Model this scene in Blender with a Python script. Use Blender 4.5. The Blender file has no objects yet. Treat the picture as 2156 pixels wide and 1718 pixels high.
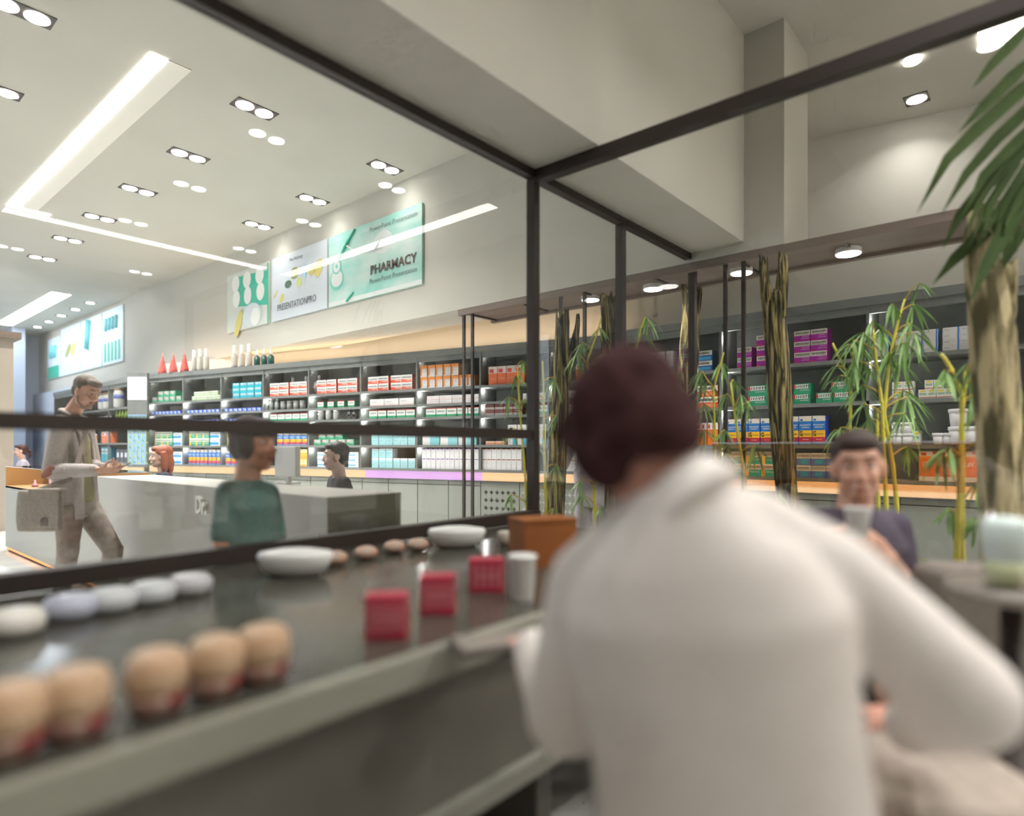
import bpy, bmesh, math, random
from mathutils import Vector, Matrix
random.seed(7)
SC = bpy.context.scene
COL = SC.collection
PI = math.pi
# ---------------------------------------------------------------- camera frame
CAMZ = 1.25
TH = math.atan2(1140, 1328)
FW = Vector((math.cos(TH), math.sin(TH), 0)); RT = Vector((math.sin(TH), -math.cos(TH), 0)); UP = Vector((0, 0, 1))
CAM = Vector((0, 0, CAMZ))
def C(x, y, d):
    "real point seen at photo position x,y at depth d metres"
    return CAM + d * (FW + (x - 1078) / 1328 * RT + (943 - y) / 1328 * UP)
def ray(x, y=943):
    return FW + (x - 1078) / 1328 * RT + (943 - y) / 1328 * UP
def on_z(x, y, z):
    r = ray(x, y); return CAM + r * ((z - CAMZ) / r.z)
def on_x(x, y, X):
    r = ray(x, y); return CAM + r * (X / r.x)
def on_y(x, y, Y):
    r = ray(x, y); return CAM + r * (Y / r.y)
# ---------------------------------------------------------------- materials
MATS = {}
def srgb(c):
    if isinstance(c, str):
        c = [int(c[i:i+2], 16) / 255 for i in (0, 2, 4)]
    return tuple((v / 12.92 if v <= .04045 else ((v + .055) / 1.055) ** 2.4) for v in c) + (1,)
def mat(name, col, rough=.5, metal=0, emit=0, ecol=None, spec=.5, noise=None, bump=0, coat=0, alpha=None):
    if name in MATS: return MATS[name]
    m = bpy.data.materials.new(name); m.use_nodes = True; MATS[name] = m
    nt = m.node_tree; b = nt.nodes['Principled BSDF']
    b.inputs['Base Color'].default_value = srgb(col); b.inputs['Roughness'].default_value = rough
    b.inputs['Metallic'].default_value = metal; b.inputs['Specular IOR Level'].default_value = spec
    if coat: b.inputs['Coat Weight'].default_value = coat
    if alpha is not None: b.inputs['Alpha'].default_value = alpha
    if emit:
        b.inputs['Emission Color'].default_value = srgb(ecol or col); b.inputs['Emission Strength'].default_value = emit
    if noise:
        # noise = (scale xyz, second colour, low, high)
        tc = nt.nodes.new('ShaderNodeTexCoord'); mp = nt.nodes.new('ShaderNodeMapping'); n = nt.nodes.new('ShaderNodeTexNoise')
        r = nt.nodes.new('ShaderNodeValToRGB')
        mp.inputs['Scale'].default_value = noise[0]; n.inputs['Scale'].default_value = 1; n.inputs['Detail'].default_value = 5
        r.color_ramp.elements[0].position = noise[2]; r.color_ramp.elements[1].position = noise[3]
        r.color_ramp.elements[0].color = srgb(noise[1]); r.color_ramp.elements[1].color = srgb(col)
        L = nt.links.new
        L(tc.outputs['Object'], mp.inputs[0]); L(mp.outputs[0], n.inputs['Vector']); L(n.outputs['Fac'], r.inputs[0]); L(r.outputs[0], b.inputs['Base Color'])
        if bump:
            bp = nt.nodes.new('ShaderNodeBump'); bp.inputs['Strength'].default_value = bump; bp.inputs['Distance'].default_value = .01
            L(n.outputs['Fac'], bp.inputs['Height']); L(bp.outputs[0], b.inputs['Normal'])
    return m
def glass_mat(name, tint=(1, 1, 1, 1), f0=.04, rough=0.0):
    "clear sheet glass: transmits straight through, reflects by the angle of view"
    m = bpy.data.materials.new(name); m.use_nodes = True; nt = m.node_tree; nt.nodes.clear(); L = nt.links.new
    o = nt.nodes.new('ShaderNodeOutputMaterial'); t = nt.nodes.new('ShaderNodeBsdfTransparent'); g = nt.nodes.new('ShaderNodeBsdfGlossy')
    g.inputs['Roughness'].default_value = rough; t.inputs[0].default_value = tint
    lw = nt.nodes.new('ShaderNodeLayerWeight'); lw.inputs[0].default_value = .5
    p = nt.nodes.new('ShaderNodeMath'); p.operation = 'POWER'; p.inputs[1].default_value = 5
    a = nt.nodes.new('ShaderNodeMath'); a.operation = 'MULTIPLY_ADD'; a.inputs[1].default_value = 1 - f0; a.inputs[2].default_value = f0
    mx = nt.nodes.new('ShaderNodeMixShader')
    L(lw.outputs['Facing'], p.inputs[0]); L(p.outputs[0], a.inputs[0]); L(a.outputs[0], mx.inputs[0]); L(t.outputs[0], mx.inputs[1]); L(g.outputs[0], mx.inputs[2]); L(mx.outputs[0], o.inputs[0])
    return m
GLASS = glass_mat('sheet_glass')
GLASST = glass_mat('tinted_glass', (.86, .95, .95, 1), .05)
W_CEIL = mat('ceiling_plaster', 'c9c7bc', .9, noise=((1, 1, 1), 'c4c2b7', .35, .65))
W_WALL = mat('wall_plaster', 'd3d0c6', .9, noise=((1, 1, 1), 'cfccc1', .35, .65))
W_BULK = mat('bulkhead_plaster', 'c3c0b5', .9, noise=((1, 1, 1), 'bfbcb1', .35, .65))
W_BLUE = mat('pale_wall', 'b7bfcd', .9)
FLOOR = mat('marble_floor', 'e4e2dc', .12, noise=((1.2, 2.5, 1), 'cfd3d6', .3, .6))
FLOOR2 = mat('cafe_floor', 'c9c6c1', .35, noise=((1, 1, 1), 'bdb9b3', .3, .7))
FRAME = mat('dark_bronze_metal', '3d3430', .45, .3)
FRAME2 = mat('canopy_bronze', '85766b', .6, 0, noise=((8, .6, 8), '76685e', .3, .7))
SHELF = mat('shelf_grey', '767a77', .6, noise=((5, 5, 5), '6e726f', .35, .65))
SHELFB = mat('shelf_back_grey', '868a86', .75, noise=((4, 4, 4), '787c78', .35, .65))
CAB = mat('cabinet_grey', '8f938a', .5)
GAP = mat('dark_gap', '1c1d1c', .9)
LED_W = mat('led_warm', '60482f', .5, emit=.72, ecol='ffcf9c')
LED_V = mat('led_violet', '5a4060', .5, emit=.68, ecol='e6b4ee')
LED_K = mat('led_kick', 'ffb060', .5, emit=.6, ecol='ff9c48')
LAMP = mat('lamp_white', 'ffffff', .5, emit=14, ecol='fffdf6')
STRIP = mat('strip_white', 'ffffff', .5, emit=8, ecol='fffdf0')
STRIPC = mat('strip_cove', 'ffffff', .5, emit=9, ecol='fffaf0')
LAMP2 = mat('canopy_lamp_white', 'ffffff', .5, emit=5, ecol='fffaf2')
LAMPF = mat('lamp_frame', '4a423d', .5)
WHITE = mat('white_plastic', 'e9e8e6', .4)
DESKM = mat('desk_pale_grey', 'a4a196', .5)
DESKE = mat('desk_end_olive', '5f5e50', .5)
WOOD = mat('oak_wood', 'c08a52', .5, noise=((2, 14, 2), 'a8733f', .3, .7))
BARTOP = mat('bar_dark_stone', '4d4b43', .16, spec=.35)
BARF = mat('bar_front', '67635a', .5)
BARLIP = mat('bar_lip', '8f8d80', .5)
# ---------------------------------------------------------------- mesh builder
class B:
    def __init__(s): s.v = []; s.f = []; s.m = []; s.sm = []
    def add(s, vs, fs, mi=0, smooth=False):
        o = len(s.v); s.v += [tuple(v) for v in vs]
        for f in fs: s.f.append([i + o for i in f]); s.m.append(mi); s.sm.append(smooth)
        return s
    def box(s, a, b, mi=0, M=None):
        x0, y0, z0 = a; x1, y1, z1 = b
        vs = [Vector(p) for p in ((x0,y0,z0),(x1,y0,z0),(x1,y1,z0),(x0,y1,z0),(x0,y0,z1),(x1,y0,z1),(x1,y1,z1),(x0,y1,z1))]
        if M: vs = [M @ v for v in vs]
        return s.add(vs, [(0,3,2,1),(4,5,6,7),(0,1,5,4),(1,2,6,5),(2,3,7,6),(3,0,4,7)], mi)
    def quad(s, pts, mi=0): return s.add(pts, [tuple(range(len(pts)))], mi)
    def lathe(s, prof, n=16, mi=0, M=None, smooth=True):
        vs = []; fs = []
        for r, z in prof:
            for k in range(n):
                a = 2 * PI * k / n; v = Vector((r * math.cos(a), r * math.sin(a), z)); vs.append(M @ v if M else v)
        for i in range(len(prof) - 1):
            for k in range(n):
                fs.append((i*n+k, i*n+(k+1) % n, (i+1)*n+(k+1) % n, (i+1)*n+k))
        fs.append(tuple(range(n))[::-1]); fs.append(tuple((len(prof)-1)*n + k for k in range(n)))
        return s.add(vs, fs, mi, smooth)
    def cyl(s, c, r, h, n=20, mi=0): return s.lathe([(r, 0), (r, h)], n, mi, Matrix.Translation(c), False)
    def tube(s, pts, rad, n=10, mi=0, side=None, smooth=True, caps=True):
        "loft of elliptical rings; rad items r or (r_side, r_other)"
        pts = [Vector(p) for p in pts]; vs = []; fs = []
        for i, p in enumerate(pts):
            t = (pts[min(i+1, len(pts)-1)] - pts[max(i-1, 0)]).normalized()
            sd = Vector(side) if side is not None else (Vector((0, 0, 1)).cross(t) if abs(t.z) < .9 else Vector((1, 0, 0)))
            sd = (sd - sd.dot(t) * t).normalized(); ot = t.cross(sd)
            r = rad[i] if isinstance(rad, (list, tuple)) else rad
            ra, rb = r if isinstance(r, (tuple, list)) else (r, r)
            for k in range(n):
                a = 2 * PI * k / n; vs.append(p + sd * ra * math.cos(a) + ot * rb * math.sin(a))
        for i in range(len(pts) - 1):
            for k in range(n): fs.append((i*n+k, i*n+(k+1) % n, (i+1)*n+(k+1) % n, (i+1)*n+k))
        if caps:
            fs.append(tuple(range(n))[::-1]); fs.append(tuple((len(pts)-1)*n + k for k in range(n)))
        return s.add(vs, fs, mi, smooth)
    def ell(s, c, r, M=None, n=16, k=10, mi=0):
        "closed ellipsoid, centre c radii r in frame M"
        vs = []; fs = []; c = Vector(c)
        for i in range(1, k):
            ph = PI * i / k
            for j in range(n):
                a = 2 * PI * j / n
                v = c + Vector((r[0]*math.sin(ph)*math.cos(a), r[1]*math.sin(ph)*math.sin(a), r[2]*math.cos(ph)))
                vs.append(M @ v if M else v)
        t = c + Vector((0, 0, r[2])); b = c - Vector((0, 0, r[2]))
        vs += [M @ t if M else t, M @ b if M else b]
        for i in range(k - 2):
            for j in range(n): fs.append((i*n+j, (i+1)*n+j, (i+1)*n+(j+1) % n, i*n+(j+1) % n))
        T = len(vs) - 2
        for j in range(n):
            fs.append((T, j, (j+1) % n)); fs.append((T+1, (k-2)*n+(j+1) % n, (k-2)*n+j))
        return s.add(vs, fs, mi, True)
    def cap(s, p, q, r1, r2=None, n=14, mi=0, side=None, flat=1):
        "tapered capsule"
        p = Vector(p); q = Vector(q); r2 = r1 if r2 is None else r2; d = (q - p).normalized()
        pts = []; rad = []
        for a in (-.97, -.75, -.4, 0): pts.append(p + d * r1 * a); rad.append(r1 * math.sqrt(1 - a*a))
        for a in (0, .4, .75, .97): pts.append(q + d * r2 * a); rad.append(r2 * math.sqrt(1 - a*a))
        return s.tube(pts, [(x, x * flat) for x in rad], n, mi, side)
    def text(s, txt, size, M, mi=0, ext=0, align='CENTER', sx=1, bold=0):
        cu = bpy.data.curves.new('t', 'FONT'); cu.body = txt; cu.size = size; cu.extrude = ext; cu.align_x = align; cu.resolution_u = 2; cu.offset = bold
        o = bpy.data.objects.new('t', cu); COL.objects.link(o)
        bpy.context.view_layer.update()
        me = bpy.data.meshes.new_from_object(o.evaluated_get(bpy.context.evaluated_depsgraph_get()))
        S = Matrix.Diagonal((sx, 1, 1, 1))
        s.add([M @ S @ v.co for v in me.vertices], [tuple(p.vertices) for p in me.polygons], mi)
        bpy.data.objects.remove(o); bpy.data.curves.remove(cu); bpy.data.meshes.remove(me)
        return s
    def mesh(s, name, mats):
        me = bpy.data.meshes.new(name); me.from_pydata(s.v, [], s.f)
        for m in (mats if isinstance(mats, (list, tuple)) else [mats]): me.materials.append(m)
        for i, p in enumerate(me.polygons): p.material_index = s.m[i]; p.use_smooth = s.sm[i]
        me.update(); return me
    def build(s, name, mats, parent=None, loc=None, rz=0, **tags):
        o = bpy.data.objects.new(name, s.mesh(name, mats)); COL.objects.link(o)
        if loc is not None: o.location = loc
        o.rotation_euler.z = rz
        if parent: o.parent = parent
        tag(o, **tags); return o
def tag(o, label=None, cat=None, group=None, kind=None):
    if label: o['label'] = label
    if cat: o['category'] = cat
    if group: o['group'] = group
    if kind: o['kind'] = kind
    return o
def empty(name, loc, label, cat, rz=0, group=None):
    o = bpy.data.objects.new(name, None); COL.objects.link(o); o.location = loc; o.rotation_euler.z = rz; o.empty_display_size = .1
    return tag(o, label, cat, group)
def copy_tree(o, parent=None):
    c = o.copy(); COL.objects.link(c)
    if parent: c.parent = parent
    for ch in o.children: copy_tree(ch, c)
    return c
def bevel(o, w, seg=2):
    m = o.modifiers.new('bevel', 'BEVEL'); m.width = w; m.segments = seg; m.limit_method = 'ANGLE'; return o
ORD = ['zeroth','first','second','third','fourth','fifth','sixth','seventh','eighth','ninth','tenth','eleventh','twelfth','thirteenth','fourteenth']
NUM = ['zero','one','two','three','four','five','six','seven','eight','nine','ten','eleven','twelve']
def struct(name, a, b, m):
    return B().box(a, b).build(name, m, kind='structure')
EXPO = 0.44; WORLD = 2.0; DLP = 25; CFP = 20; CFQ = 13
# ---------------------------------------------------------------- camera
cd = bpy.data.cameras.new('camera'); cam = bpy.data.objects.new('camera', cd); COL.objects.link(cam); SC.camera = cam
cam.location = CAM; cam.rotation_euler = (PI/2, 0, -(PI/2 - TH)); cd.sensor_fit = 'HORIZONTAL'; cd.sensor_width = 36; cd.lens = 36 * 1328 / 2156
cd.shift_y = 84 / 2156; cd.clip_start = .05
cd.dof.use_dof = True; cd.dof.focus_distance = 6.7; cd.dof.aperture_fstop = cd.lens / 1000 / .034
SC.view_settings.view_transform = 'Standard'; SC.view_settings.look = 'None'; SC.view_settings.gamma = 1; SC.view_settings.exposure = EXPO
SC.cycles.use_denoising = True
SC.cycles.use_adaptive_sampling = True; SC.cycles.adaptive_threshold = .12; SC.cycles.adaptive_min_samples = 14; SC.cycles.max_bounces = 6; SC.cycles.diffuse_bounces = 3; SC.cycles.glossy_bounces = 3; SC.cycles.transparent_max_bounces = 14; SC.cycles.caustics_reflective = False; SC.cycles.caustics_refractive = False
SC.cycles.sample_clamp_indirect = 6
# ---------------------------------------------------------------- setting
ZC = 4.66
struct('floor', (-9, -9, -.1), (8.2, 25, 0), FLOOR)
struct('floor_cafe', (-9, -9, 0), (3.0, 2.4, .012), FLOOR2)
struct('ceiling', (-9, -9, ZC), (8.2, 25, ZC + .15), W_CEIL)
struct('wall_back', (-9, -9.15, 0), (8.2, -9, ZC), W_WALL)
struct('wall_right', (7.75, -9, 0), (7.9, 1.6, ZC), W_WALL)
struct('wall_left', (-9.15, -9, 0), (-9, 11.5, ZC), W_WALL)
struct('wall_far', (1.2, 23.5, 0), (8.2, 23.65, ZC), W_BLUE)
# slanted wall behind the long shelving
LO = Vector((6.5, 3.95, 0)); LE = Vector((-.229, .973, 0)).normalized(); LN = Vector((-LE.y, LE.x, 0))  # LN points into the room
LA = math.atan2(-LE.y, -LE.x)
ML = Matrix.Translation(LO) @ Matrix.Rotation(LA, 4, 'Z')      # local x runs to the viewer's right, -y is the front
B().box((-4.7, .46, 0), (3.6, .6, ZC), M=ML).box((-9.3, .46, 0), (-4.7, .6, 2.865), M=ML).build('wall_shelving', W_WALL, kind='structure')
struct('wall_far_side', (5.05, 18.7, 0), (5.2, 23.5, 2.86), W_BLUE)
# bulkhead with the posters, deep beam over the glass, canopy
struct('wall_bulkhead', (5.2, 1.62, 2.87), (5.83, 23.5, ZC), W_BULK)
struct('beam_over_glass', (-9, 1.94, 2.95), (5.2, 2.44, ZC), W_BULK)
cb = B().box((5.2, -4, 2.8), (5.26, 5.3, 2.868)).box((5.77, -4, 2.8), (5.83, 5.3, 2.868)).box((5.26, -4, 2.83), (5.77, 5.3, 2.868), 0)
for k in range(12): cb.box((5.26, -3.6 + k*.8, 2.815), (5.77, -3.58 + k*.8, 2.832), 1)
cb.build('trim_1', [FRAME2, FRAME], kind='structure')
# far window frame
p = B().box((1.65, 12.0, 0), (2.34, 12.25, 2.9)).box((1.5, 11.9, 2.9), (2.42, 12.35, 3.0), 1)
p.build('trim_2', [mat('beige_stone', 'a3988a', .7), mat('brown_cap', '6b5a4c', .6)], kind='structure')
struct('wall_window_pier', (4.3, 22.2, 0), (4.6, 23.5, ZC), W_BLUE)
# glass partition: frames are structure, each pane a window
fr = B()
fr.box((-3, 2.40, 2.90), (5.83, 2.46, 2.95)).box((-3, 2.415, 1.306), (3.04, 2.465, 1.36)).box((-3, 2.40, .80), (3.07, 2.47, .865))
for X in (3.04, 4.08, 5.31): fr.box((X - .025, 2.41, 0 if X > 3.1 else 0), (X + .03, 2.47, 2.9))
fr.build('trim_3', FRAME, kind='structure')
fr = B().box((3.01, -2.6, 2.88), (3.08, 2.42, 2.95)).box((3.01, -2.6, .012), (3.08, -2.53, 2.9)).box((3.01, -2.6, .012), (3.08, 2.41, .06))
fr.build('trim_4', FRAME, kind='structure')
n = 0
for a, b, z0, z1 in ((-3, 3.015, 1.36, 2.9), (-3, 3.015, .865, 1.306), (3.07, 4.055, 0.01, 2.9), (4.11, 5.285, 0.01, 2.9)):
    n += 1; struct('window_%d' % n, (a, 2.435, z0), (b, 2.443, z1), GLASS)
n += 1; struct('window_%d' % n, (3.04, -2.53, .06), (3.048, 2.41, 2.88), GLASS)
# steel posts under the canopy
for i, (x, lab) in enumerate(((980, 'slim dark steel post, left one of the pair left of the glass corner'), (998, 'slim dark steel post, right one of the pair left of the glass corner'),
        (1184, 'slim dark steel post standing in front of the forked mossy trunk'), (1234, 'slim dark steel post between the two left mossy trunks'),
        (1530, 'slim dark steel post, left one of the pair left of the tall trunk'), (1568, 'slim dark steel post, right one of the pair left of the tall trunk'))):
    q = on_x(x, 943, 5.26)
    B().box((-.013, -.016, 0), (.013, .016, 2.8)).box((-.05, -.05, 0), (.05, .05, .012)).build('steel_post', FRAME, loc=(5.235, q.y, 0), label=lab, cat='post', group='steel posts under the canopy')
# ---------------------------------------------------------------- ceiling lights
def twin(p, lab, grp, n=2):
    e = empty('recessed_downlight', (p.x, p.y, ZC), lab, 'ceiling light', group=grp)
    w = .21 if n == 2 else .11
    B().box((-w, -.1, -.008), (w, .1, 0)).build('frame', LAMPF, e)
    for k in range(n):
        c = (-.1 + .2 * k if n == 2 else 0, 0, -.013)
        B().cyl(c, .085, .006, 28).build('lamp', LAMP, e)
    return e
DL = [(536,229,'largest complete twin downlight beside the bulkhead'),(397,327,'twin downlight right of the long light slot, second back'),(291,400,'twin downlight right of the long light slot, third back'),
 (210,458,'twin downlight near the far end of the light slot'),(143,504,'twin downlight just beyond the end of the light slot'),(89,543,'smallest twin downlight, deepest in the ceiling row'),
 (811,352,'twin downlight closest to the glass corner post'),(659,420,'twin downlight above the widest poster'),(543,474,'twin downlight above the white capsule poster'),
 (45,22,'twin downlight cut off by the top left picture edge'),(-12,186,'twin downlight cut off by the left picture edge')]
for x, y, l in DL: twin(on_z(x, y, ZC), l, 'twin downlights in the shop ceiling')
for i, (x, y) in enumerate([(190,637),(159,651),(129,664),(103,677),(79,688)]):
    twin(on_z(x, y, ZC), '%s of five tiny single downlights above the far posters' % ['nearest','second nearest','middle','second farthest','farthest'][i], 'single downlights above the far posters', 1)
twin(on_z(1930, 208, ZC), 'single square-framed downlight right of the plastered column', None, 1)
# lights of the cafe side; the glass mirrors them
CAFE = []
for i, (x, y) in enumerate([(562,288),(400,392),(280,468),(20,521),(296,574),(515,526),(650,469),(825,395)]):
    p = on_z(x, y, ZC); p.y = 4.88 - p.y; CAFE.append((p.x, p.y))
    w = B(); e = empty('cafe_downlight_or_fill', (p.x, p.y, ZC), 'twin downlight in the cafe ceiling mirrored in the glass, %s from the front' % ORD[i+1], 'ceiling light', group='cafe ceiling downlights')
    for k in range(2): B().cyl((-.11 + .22 * k, 0, -.01), .085, .01, 24).build('lamp', LAMP, e)
p = on_z(1921, 124, ZC)
B().cyl((0, 0, -.03), .07, .03, 28).build('round_downlight', LAMP2, loc=p, label='round white downlight above the square-framed one', cat='ceiling light')
p = on_z(2125, 60, ZC)
B().box((-.16, -.2, -.02), (.16, .2, 0)).build('ceiling_light', LAMP2, loc=p, label='rectangular white light panel at the top right behind the palm', cat='ceiling light')
# slots
sl = empty('light_slot', (2.1, 5.9, ZC), 'long recessed white light slot in the shop ceiling', 'ceiling light')
B().box((0, .0, -.012), (.135, 5.2, -.004)).build('diffuser', STRIP, sl)
B().box((.135, 0, -.006), (.335, 5.2, 0)).build('cove_lip', mat('cove', 'efece2', .8), sl)
B().box((0, 5.2, -.012), (.5, 5.29, -.004)).build('end_diffuser', STRIP, sl)
e = empty('light_slot', (3.9, 16.6, ZC), 'far bright ceiling light slot near the window end', 'ceiling light')
B().box((0, 0, -.012), (.36, 5.4, -.002)).build('diffuser', LAMP2, e)
e = empty('cafe_light_slot', (2.1, -6.6, ZC), 'L shaped light slot in the cafe ceiling mirrored in the glass', 'ceiling light')
B().box((0, 0, -.012), (4.55, .2, -.002)).build('diffuser', STRIPC, e)
B().box((4.3, .2, -.012), (4.55, 5.5, -.002)).build('diffuser', STRIPC, e)
# round lamps under the canopy
for x, y, l in ((1243,630,'leftmost'),(1375,607,'second from left'),(1561,573,'third from left'),(1786,532,'rightmost')):
    p = on_z(x, y, 2.80)
    e = empty('round_canopy_lamp', (p.x, p.y, 2.83), 'round flush lamp under the brown canopy, %s of four' % l, 'ceiling light', group='round lamps under the canopy')
    B().lathe([(.095, -.04), (.095, 0)], 28, smooth=False).build('housing', WHITE, e)
    B().cyl((0, 0, -.046), .088, .006, 28).build('lamp', LAMP2, e)
# ---------------------------------------------------------------- light sources
def area(name, loc, size, power, col=(1, 1, 1), rot=(0, 0, 0), sy=None):
    l = bpy.data.lights.new(name, 'AREA'); l.energy = power; l.color = col; l.size = size
    if sy: l.shape = 'RECTANGLE'; l.size_y = sy
    o = bpy.data.objects.new(name, l); COL.objects.link(o); o.location = loc; o.rotation_euler = rot; return o
area('far_slot_light', (4.08, 19.3, ZC - .03), .36, 70, (.66, .80, 1), sy=5.4)
def disk(x, y, z, r, power, col):
    l = bpy.data.lights.new('downlight_glow', 'AREA'); l.shape = 'DISK'; l.size = 2 * r; l.energy = power; l.color = col; l.spread = math.radians(125)
    o = bpy.data.objects.new('downlight_glow', l); COL.objects.link(o); o.location = (x, y, z); return o
for i, (x, y, l) in enumerate(DL):
    p = on_z(x, y, ZC)
    for k in (-.1, .1): disk(p.x + k, p.y, ZC - .015, .08, DLP * (.07 if i in (6, 7, 8) else 1), (1, .985, .96))
for px, py in CAFE: 
    for k in (-.11, .11): disk(px + k, py, ZC - .015, .08, CFP, (1, .98, .96))
for i, (px, py) in enumerate(((1.0, .2), (2.6, .3), (4.0, .1), (-.6, .4), (.2, -1.0))):  # unseen ceiling lamps added to brighten the cafe side
    e = empty('cafe_downlight_or_fill', (px, py, ZC), 'added unseen fill lamp over the cafe seating, %s of five' % ORD[i+1], 'ceiling light', group='added fill lamps over the cafe seating')
    B().cyl((0, 0, -.01), .1, .01, 24).build('lamp', LAMP, e)
    disk(px, py, ZC - .015, .1, CFQ, (1, .98, .95))
p = on_z(1930, 208, ZC); disk(p.x, p.y, ZC - .015, .08, 4, (1, .98, .95))
for o in list(bpy.data.objects):
    if o.name.startswith('round_canopy_lamp'): disk(o.location.x, o.location.y, o.location.z - .05, .08, 6, (1, .96, .9))
# sun-bright street daylight from the open window front on the left
w = bpy.data.worlds.new('sky'); SC.world = w; w.use_nodes = True; nt = w.node_tree
bg = nt.nodes['Background']; bg.inputs[0].default_value = (.80, .90, 1.0, 1); bg.inputs[1].default_value = WORLD
# ---------------------------------------------------------------- posters
def poster(Y0, Y1, z0, z1, X, name, lab, group, deco):
    "flat board on the bulkhead; local x to the viewer's right (-Y), z up"
    w = Y1 - Y0; h = z1 - z0
    e = empty(name, (X, Y1, z0), lab, 'poster', rz=-PI/2, group=group)
    deco(e, w, h); return e
TXT = Matrix(((1,0,0,0),(0,0,-1,0),(0,1,0,0),(0,0,0,1)))   # text plane facing local -y
def tm(x, y, z): return Matrix.Translation((x, y, z)) @ TXT
INK = mat('ink_brown', '5a4a44', .7); INK2 = mat('ink_grey', '6d7a78', .7); TEAL = mat('print_teal', '39b79b', .5); AQUA = mat('print_aqua', '8fcabd', .5, noise=((1.5, 1, 2.5), 'c9d8d0', .35, .62))
PWH = mat('print_white', 'd3d8d4', .5); PGREY = mat('print_grey', 'cfd8dc', .5); PYEL = mat('print_yellow', 'cfc168', .5); POL = mat('print_olive', '9aa06a', .5); PDK = mat('print_dark_green', '4d6a5e', .5); PBL = mat('print_blue', 'a6d4ea', .5)
def disc(b, x, z, rx, rz, y, mi, n=20, rot=0):
    b.quad([Vector((x + rx*math.cos(2*PI*k/n)*math.cos(rot) - rz*math.sin(2*PI*k/n)*math.sin(rot), y, z + rx*math.cos(2*PI*k/n)*math.sin(rot) + rz*math.sin(2*PI*k/n)*math.cos(rot))) for k in range(n)], mi)
def board(e, w, h, m): B().box((0, -.012, 0), (w, .018, h)).build('board', m, e)
def deco_pharm(e, w, h):
    board(e, w, h, AQUA)
    b = B()
    b.quad([Vector(p) for p in ((0, -.014, 0), (w, -.014, 0), (w, -.014, h*.06), (0, -.014, h*.06))], 2)
    disc(b, w*.10, h*.36, .17, .15, -.015, 1); disc(b, w*.10, h*.38, .14, .12, -.016, 2); disc(b, w*.10, h*.55, .11, .11, -.017, 1); disc(b, w*.10, h*.55, .085, .085, -.018, 2); disc(b, w*.10, h*.55, .03, .03, -.019, 1)
    b.tube([(w*.12, -.02, h*.62), (w*.2, -.02, h*.78), (w*.32, -.02, h*.98)], [.012, .022, .016], 6, 3)
    b.tube([(w*.2, -.02, h*.82), (w*.28, -.02, h*.72), (w*.45, -.02, h*.62), (w*.62, -.02, h*.62)], [.012, .012, .01, .008], 6, 2)
    b.tube([(w*.22, -.02, h*.0 + .02), (w*.30, -.02, h*.12)], [.018, .012], 6, 3)
    disc(b, w*.62, h*.68, .2, .15, -.0135, 2)
    b.build('stethoscope_picture', [TEAL, mat('print_mid_teal', '6fc3b2', .5), PWH, TEAL], e)
    for tx, sz, z, m_, sx_, bo in (('PHARMACY', .17, .29, INK, 1.05, .004), ('PowerPoint Presentation', .095, .17, INK2, 1, 0), ('PowerPoint Presentation', .095, .86, INK2, 1, 0)):
        t = B(); t.text(tx, sz, tm(w*.72, -.02, h*z), 0, sx=sx_, bold=bo); t.build('lettering', m_, e)
def deco_pres(e, w, h):
    board(e, w, h, mat('poster_white', 'c9d0d6', .5))
    b = B()
    for x, z, rx, rz, mi, ro in ((.2,.33,.08,.05,0,.9),(.32,.52,.1,.06,3,0),(.44,.66,.12,.09,2,0),(.52,.5,.07,.07,1,0),(.62,.64,.05,.1,4,0),(.74,.62,.09,.08,0,0),(.86,.62,.14,.1,0,.9),(.08,.42,.09,.02,0,.7)):
        disc(b, w*x, h*z, rx, rz, -.014 - .001*mi, mi, rot=ro)
    b.build('capsules_picture', [PYEL, mat('print_lime', 'c6d67f', .5), POL, PDK, PBL], e)
    for tx, sz, z, sx_ in (('PRESENTATIONPRO', .15, .14, .82), ('Title SlideDesign', .07, .86, .8)):
        t = B(); t.text(tx, sz, tm(w*.47, -.02, h*z), 0, sx=sx_); t.build('lettering', mat('ink_dark', '55575a', .7), e)
def deco_pill(e, w, h):
    board(e, w, h, mat('poster_cream', 'cad1c8', .5))
    b = B(); b.quad([Vector((w*.22, -.014, h*.42)), Vector((w*.97, -.014, h*.30)), Vector((w*.97, -.014, h*.86)), Vector((w*.22, -.014, h*.93))], 0)
    b.quad([Vector((w*.97, -.0145, 0)), Vector((w, -.0145, 0)), Vector((w, -.0145, h*.97)), Vector((w*.97, -.0145, h*.97))], 0)
    for x in (.22, .5, .8):
        disc(b, w*x, h*.82, .14, .14, -.016, 1); disc(b, w*(x+.02), h*.55, .13, .15, -.017, 1)
    disc(b, w*.62, h*.2, .33, .2, -.018, 3); disc(b, w*.7, h*.16, .15, .15, -.019, 1); disc(b, w*.3, h*.12, .1, .25, -.02, 2, rot=-.5)
    b.build('tablets_picture', [TEAL, mat('print_pill', 'e6e8e2', .5), PYEL, PGREY], e)
X0 = 5.2 - .02
def Yp(x): return on_x(x, 943, X0).y
poster(Yp(890), Yp(694), 3.27, 4.27, X0, 'wall_poster', 'widest aqua poster with stethoscope reading PHARMACY', 'posters on the bulkhead', deco_pharm)
poster(Yp(690), Yp(574), 3.27, 4.27, X0, 'wall_poster', 'white poster with yellow capsules reading PRESENTATIONPRO', 'posters on the bulkhead', deco_pres)
poster(Yp(567), Yp(480), 3.27, 4.27, X0, 'wall_poster', 'narrow poster of white tablets in a teal tray', 'posters on the bulkhead', deco_pill)
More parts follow.
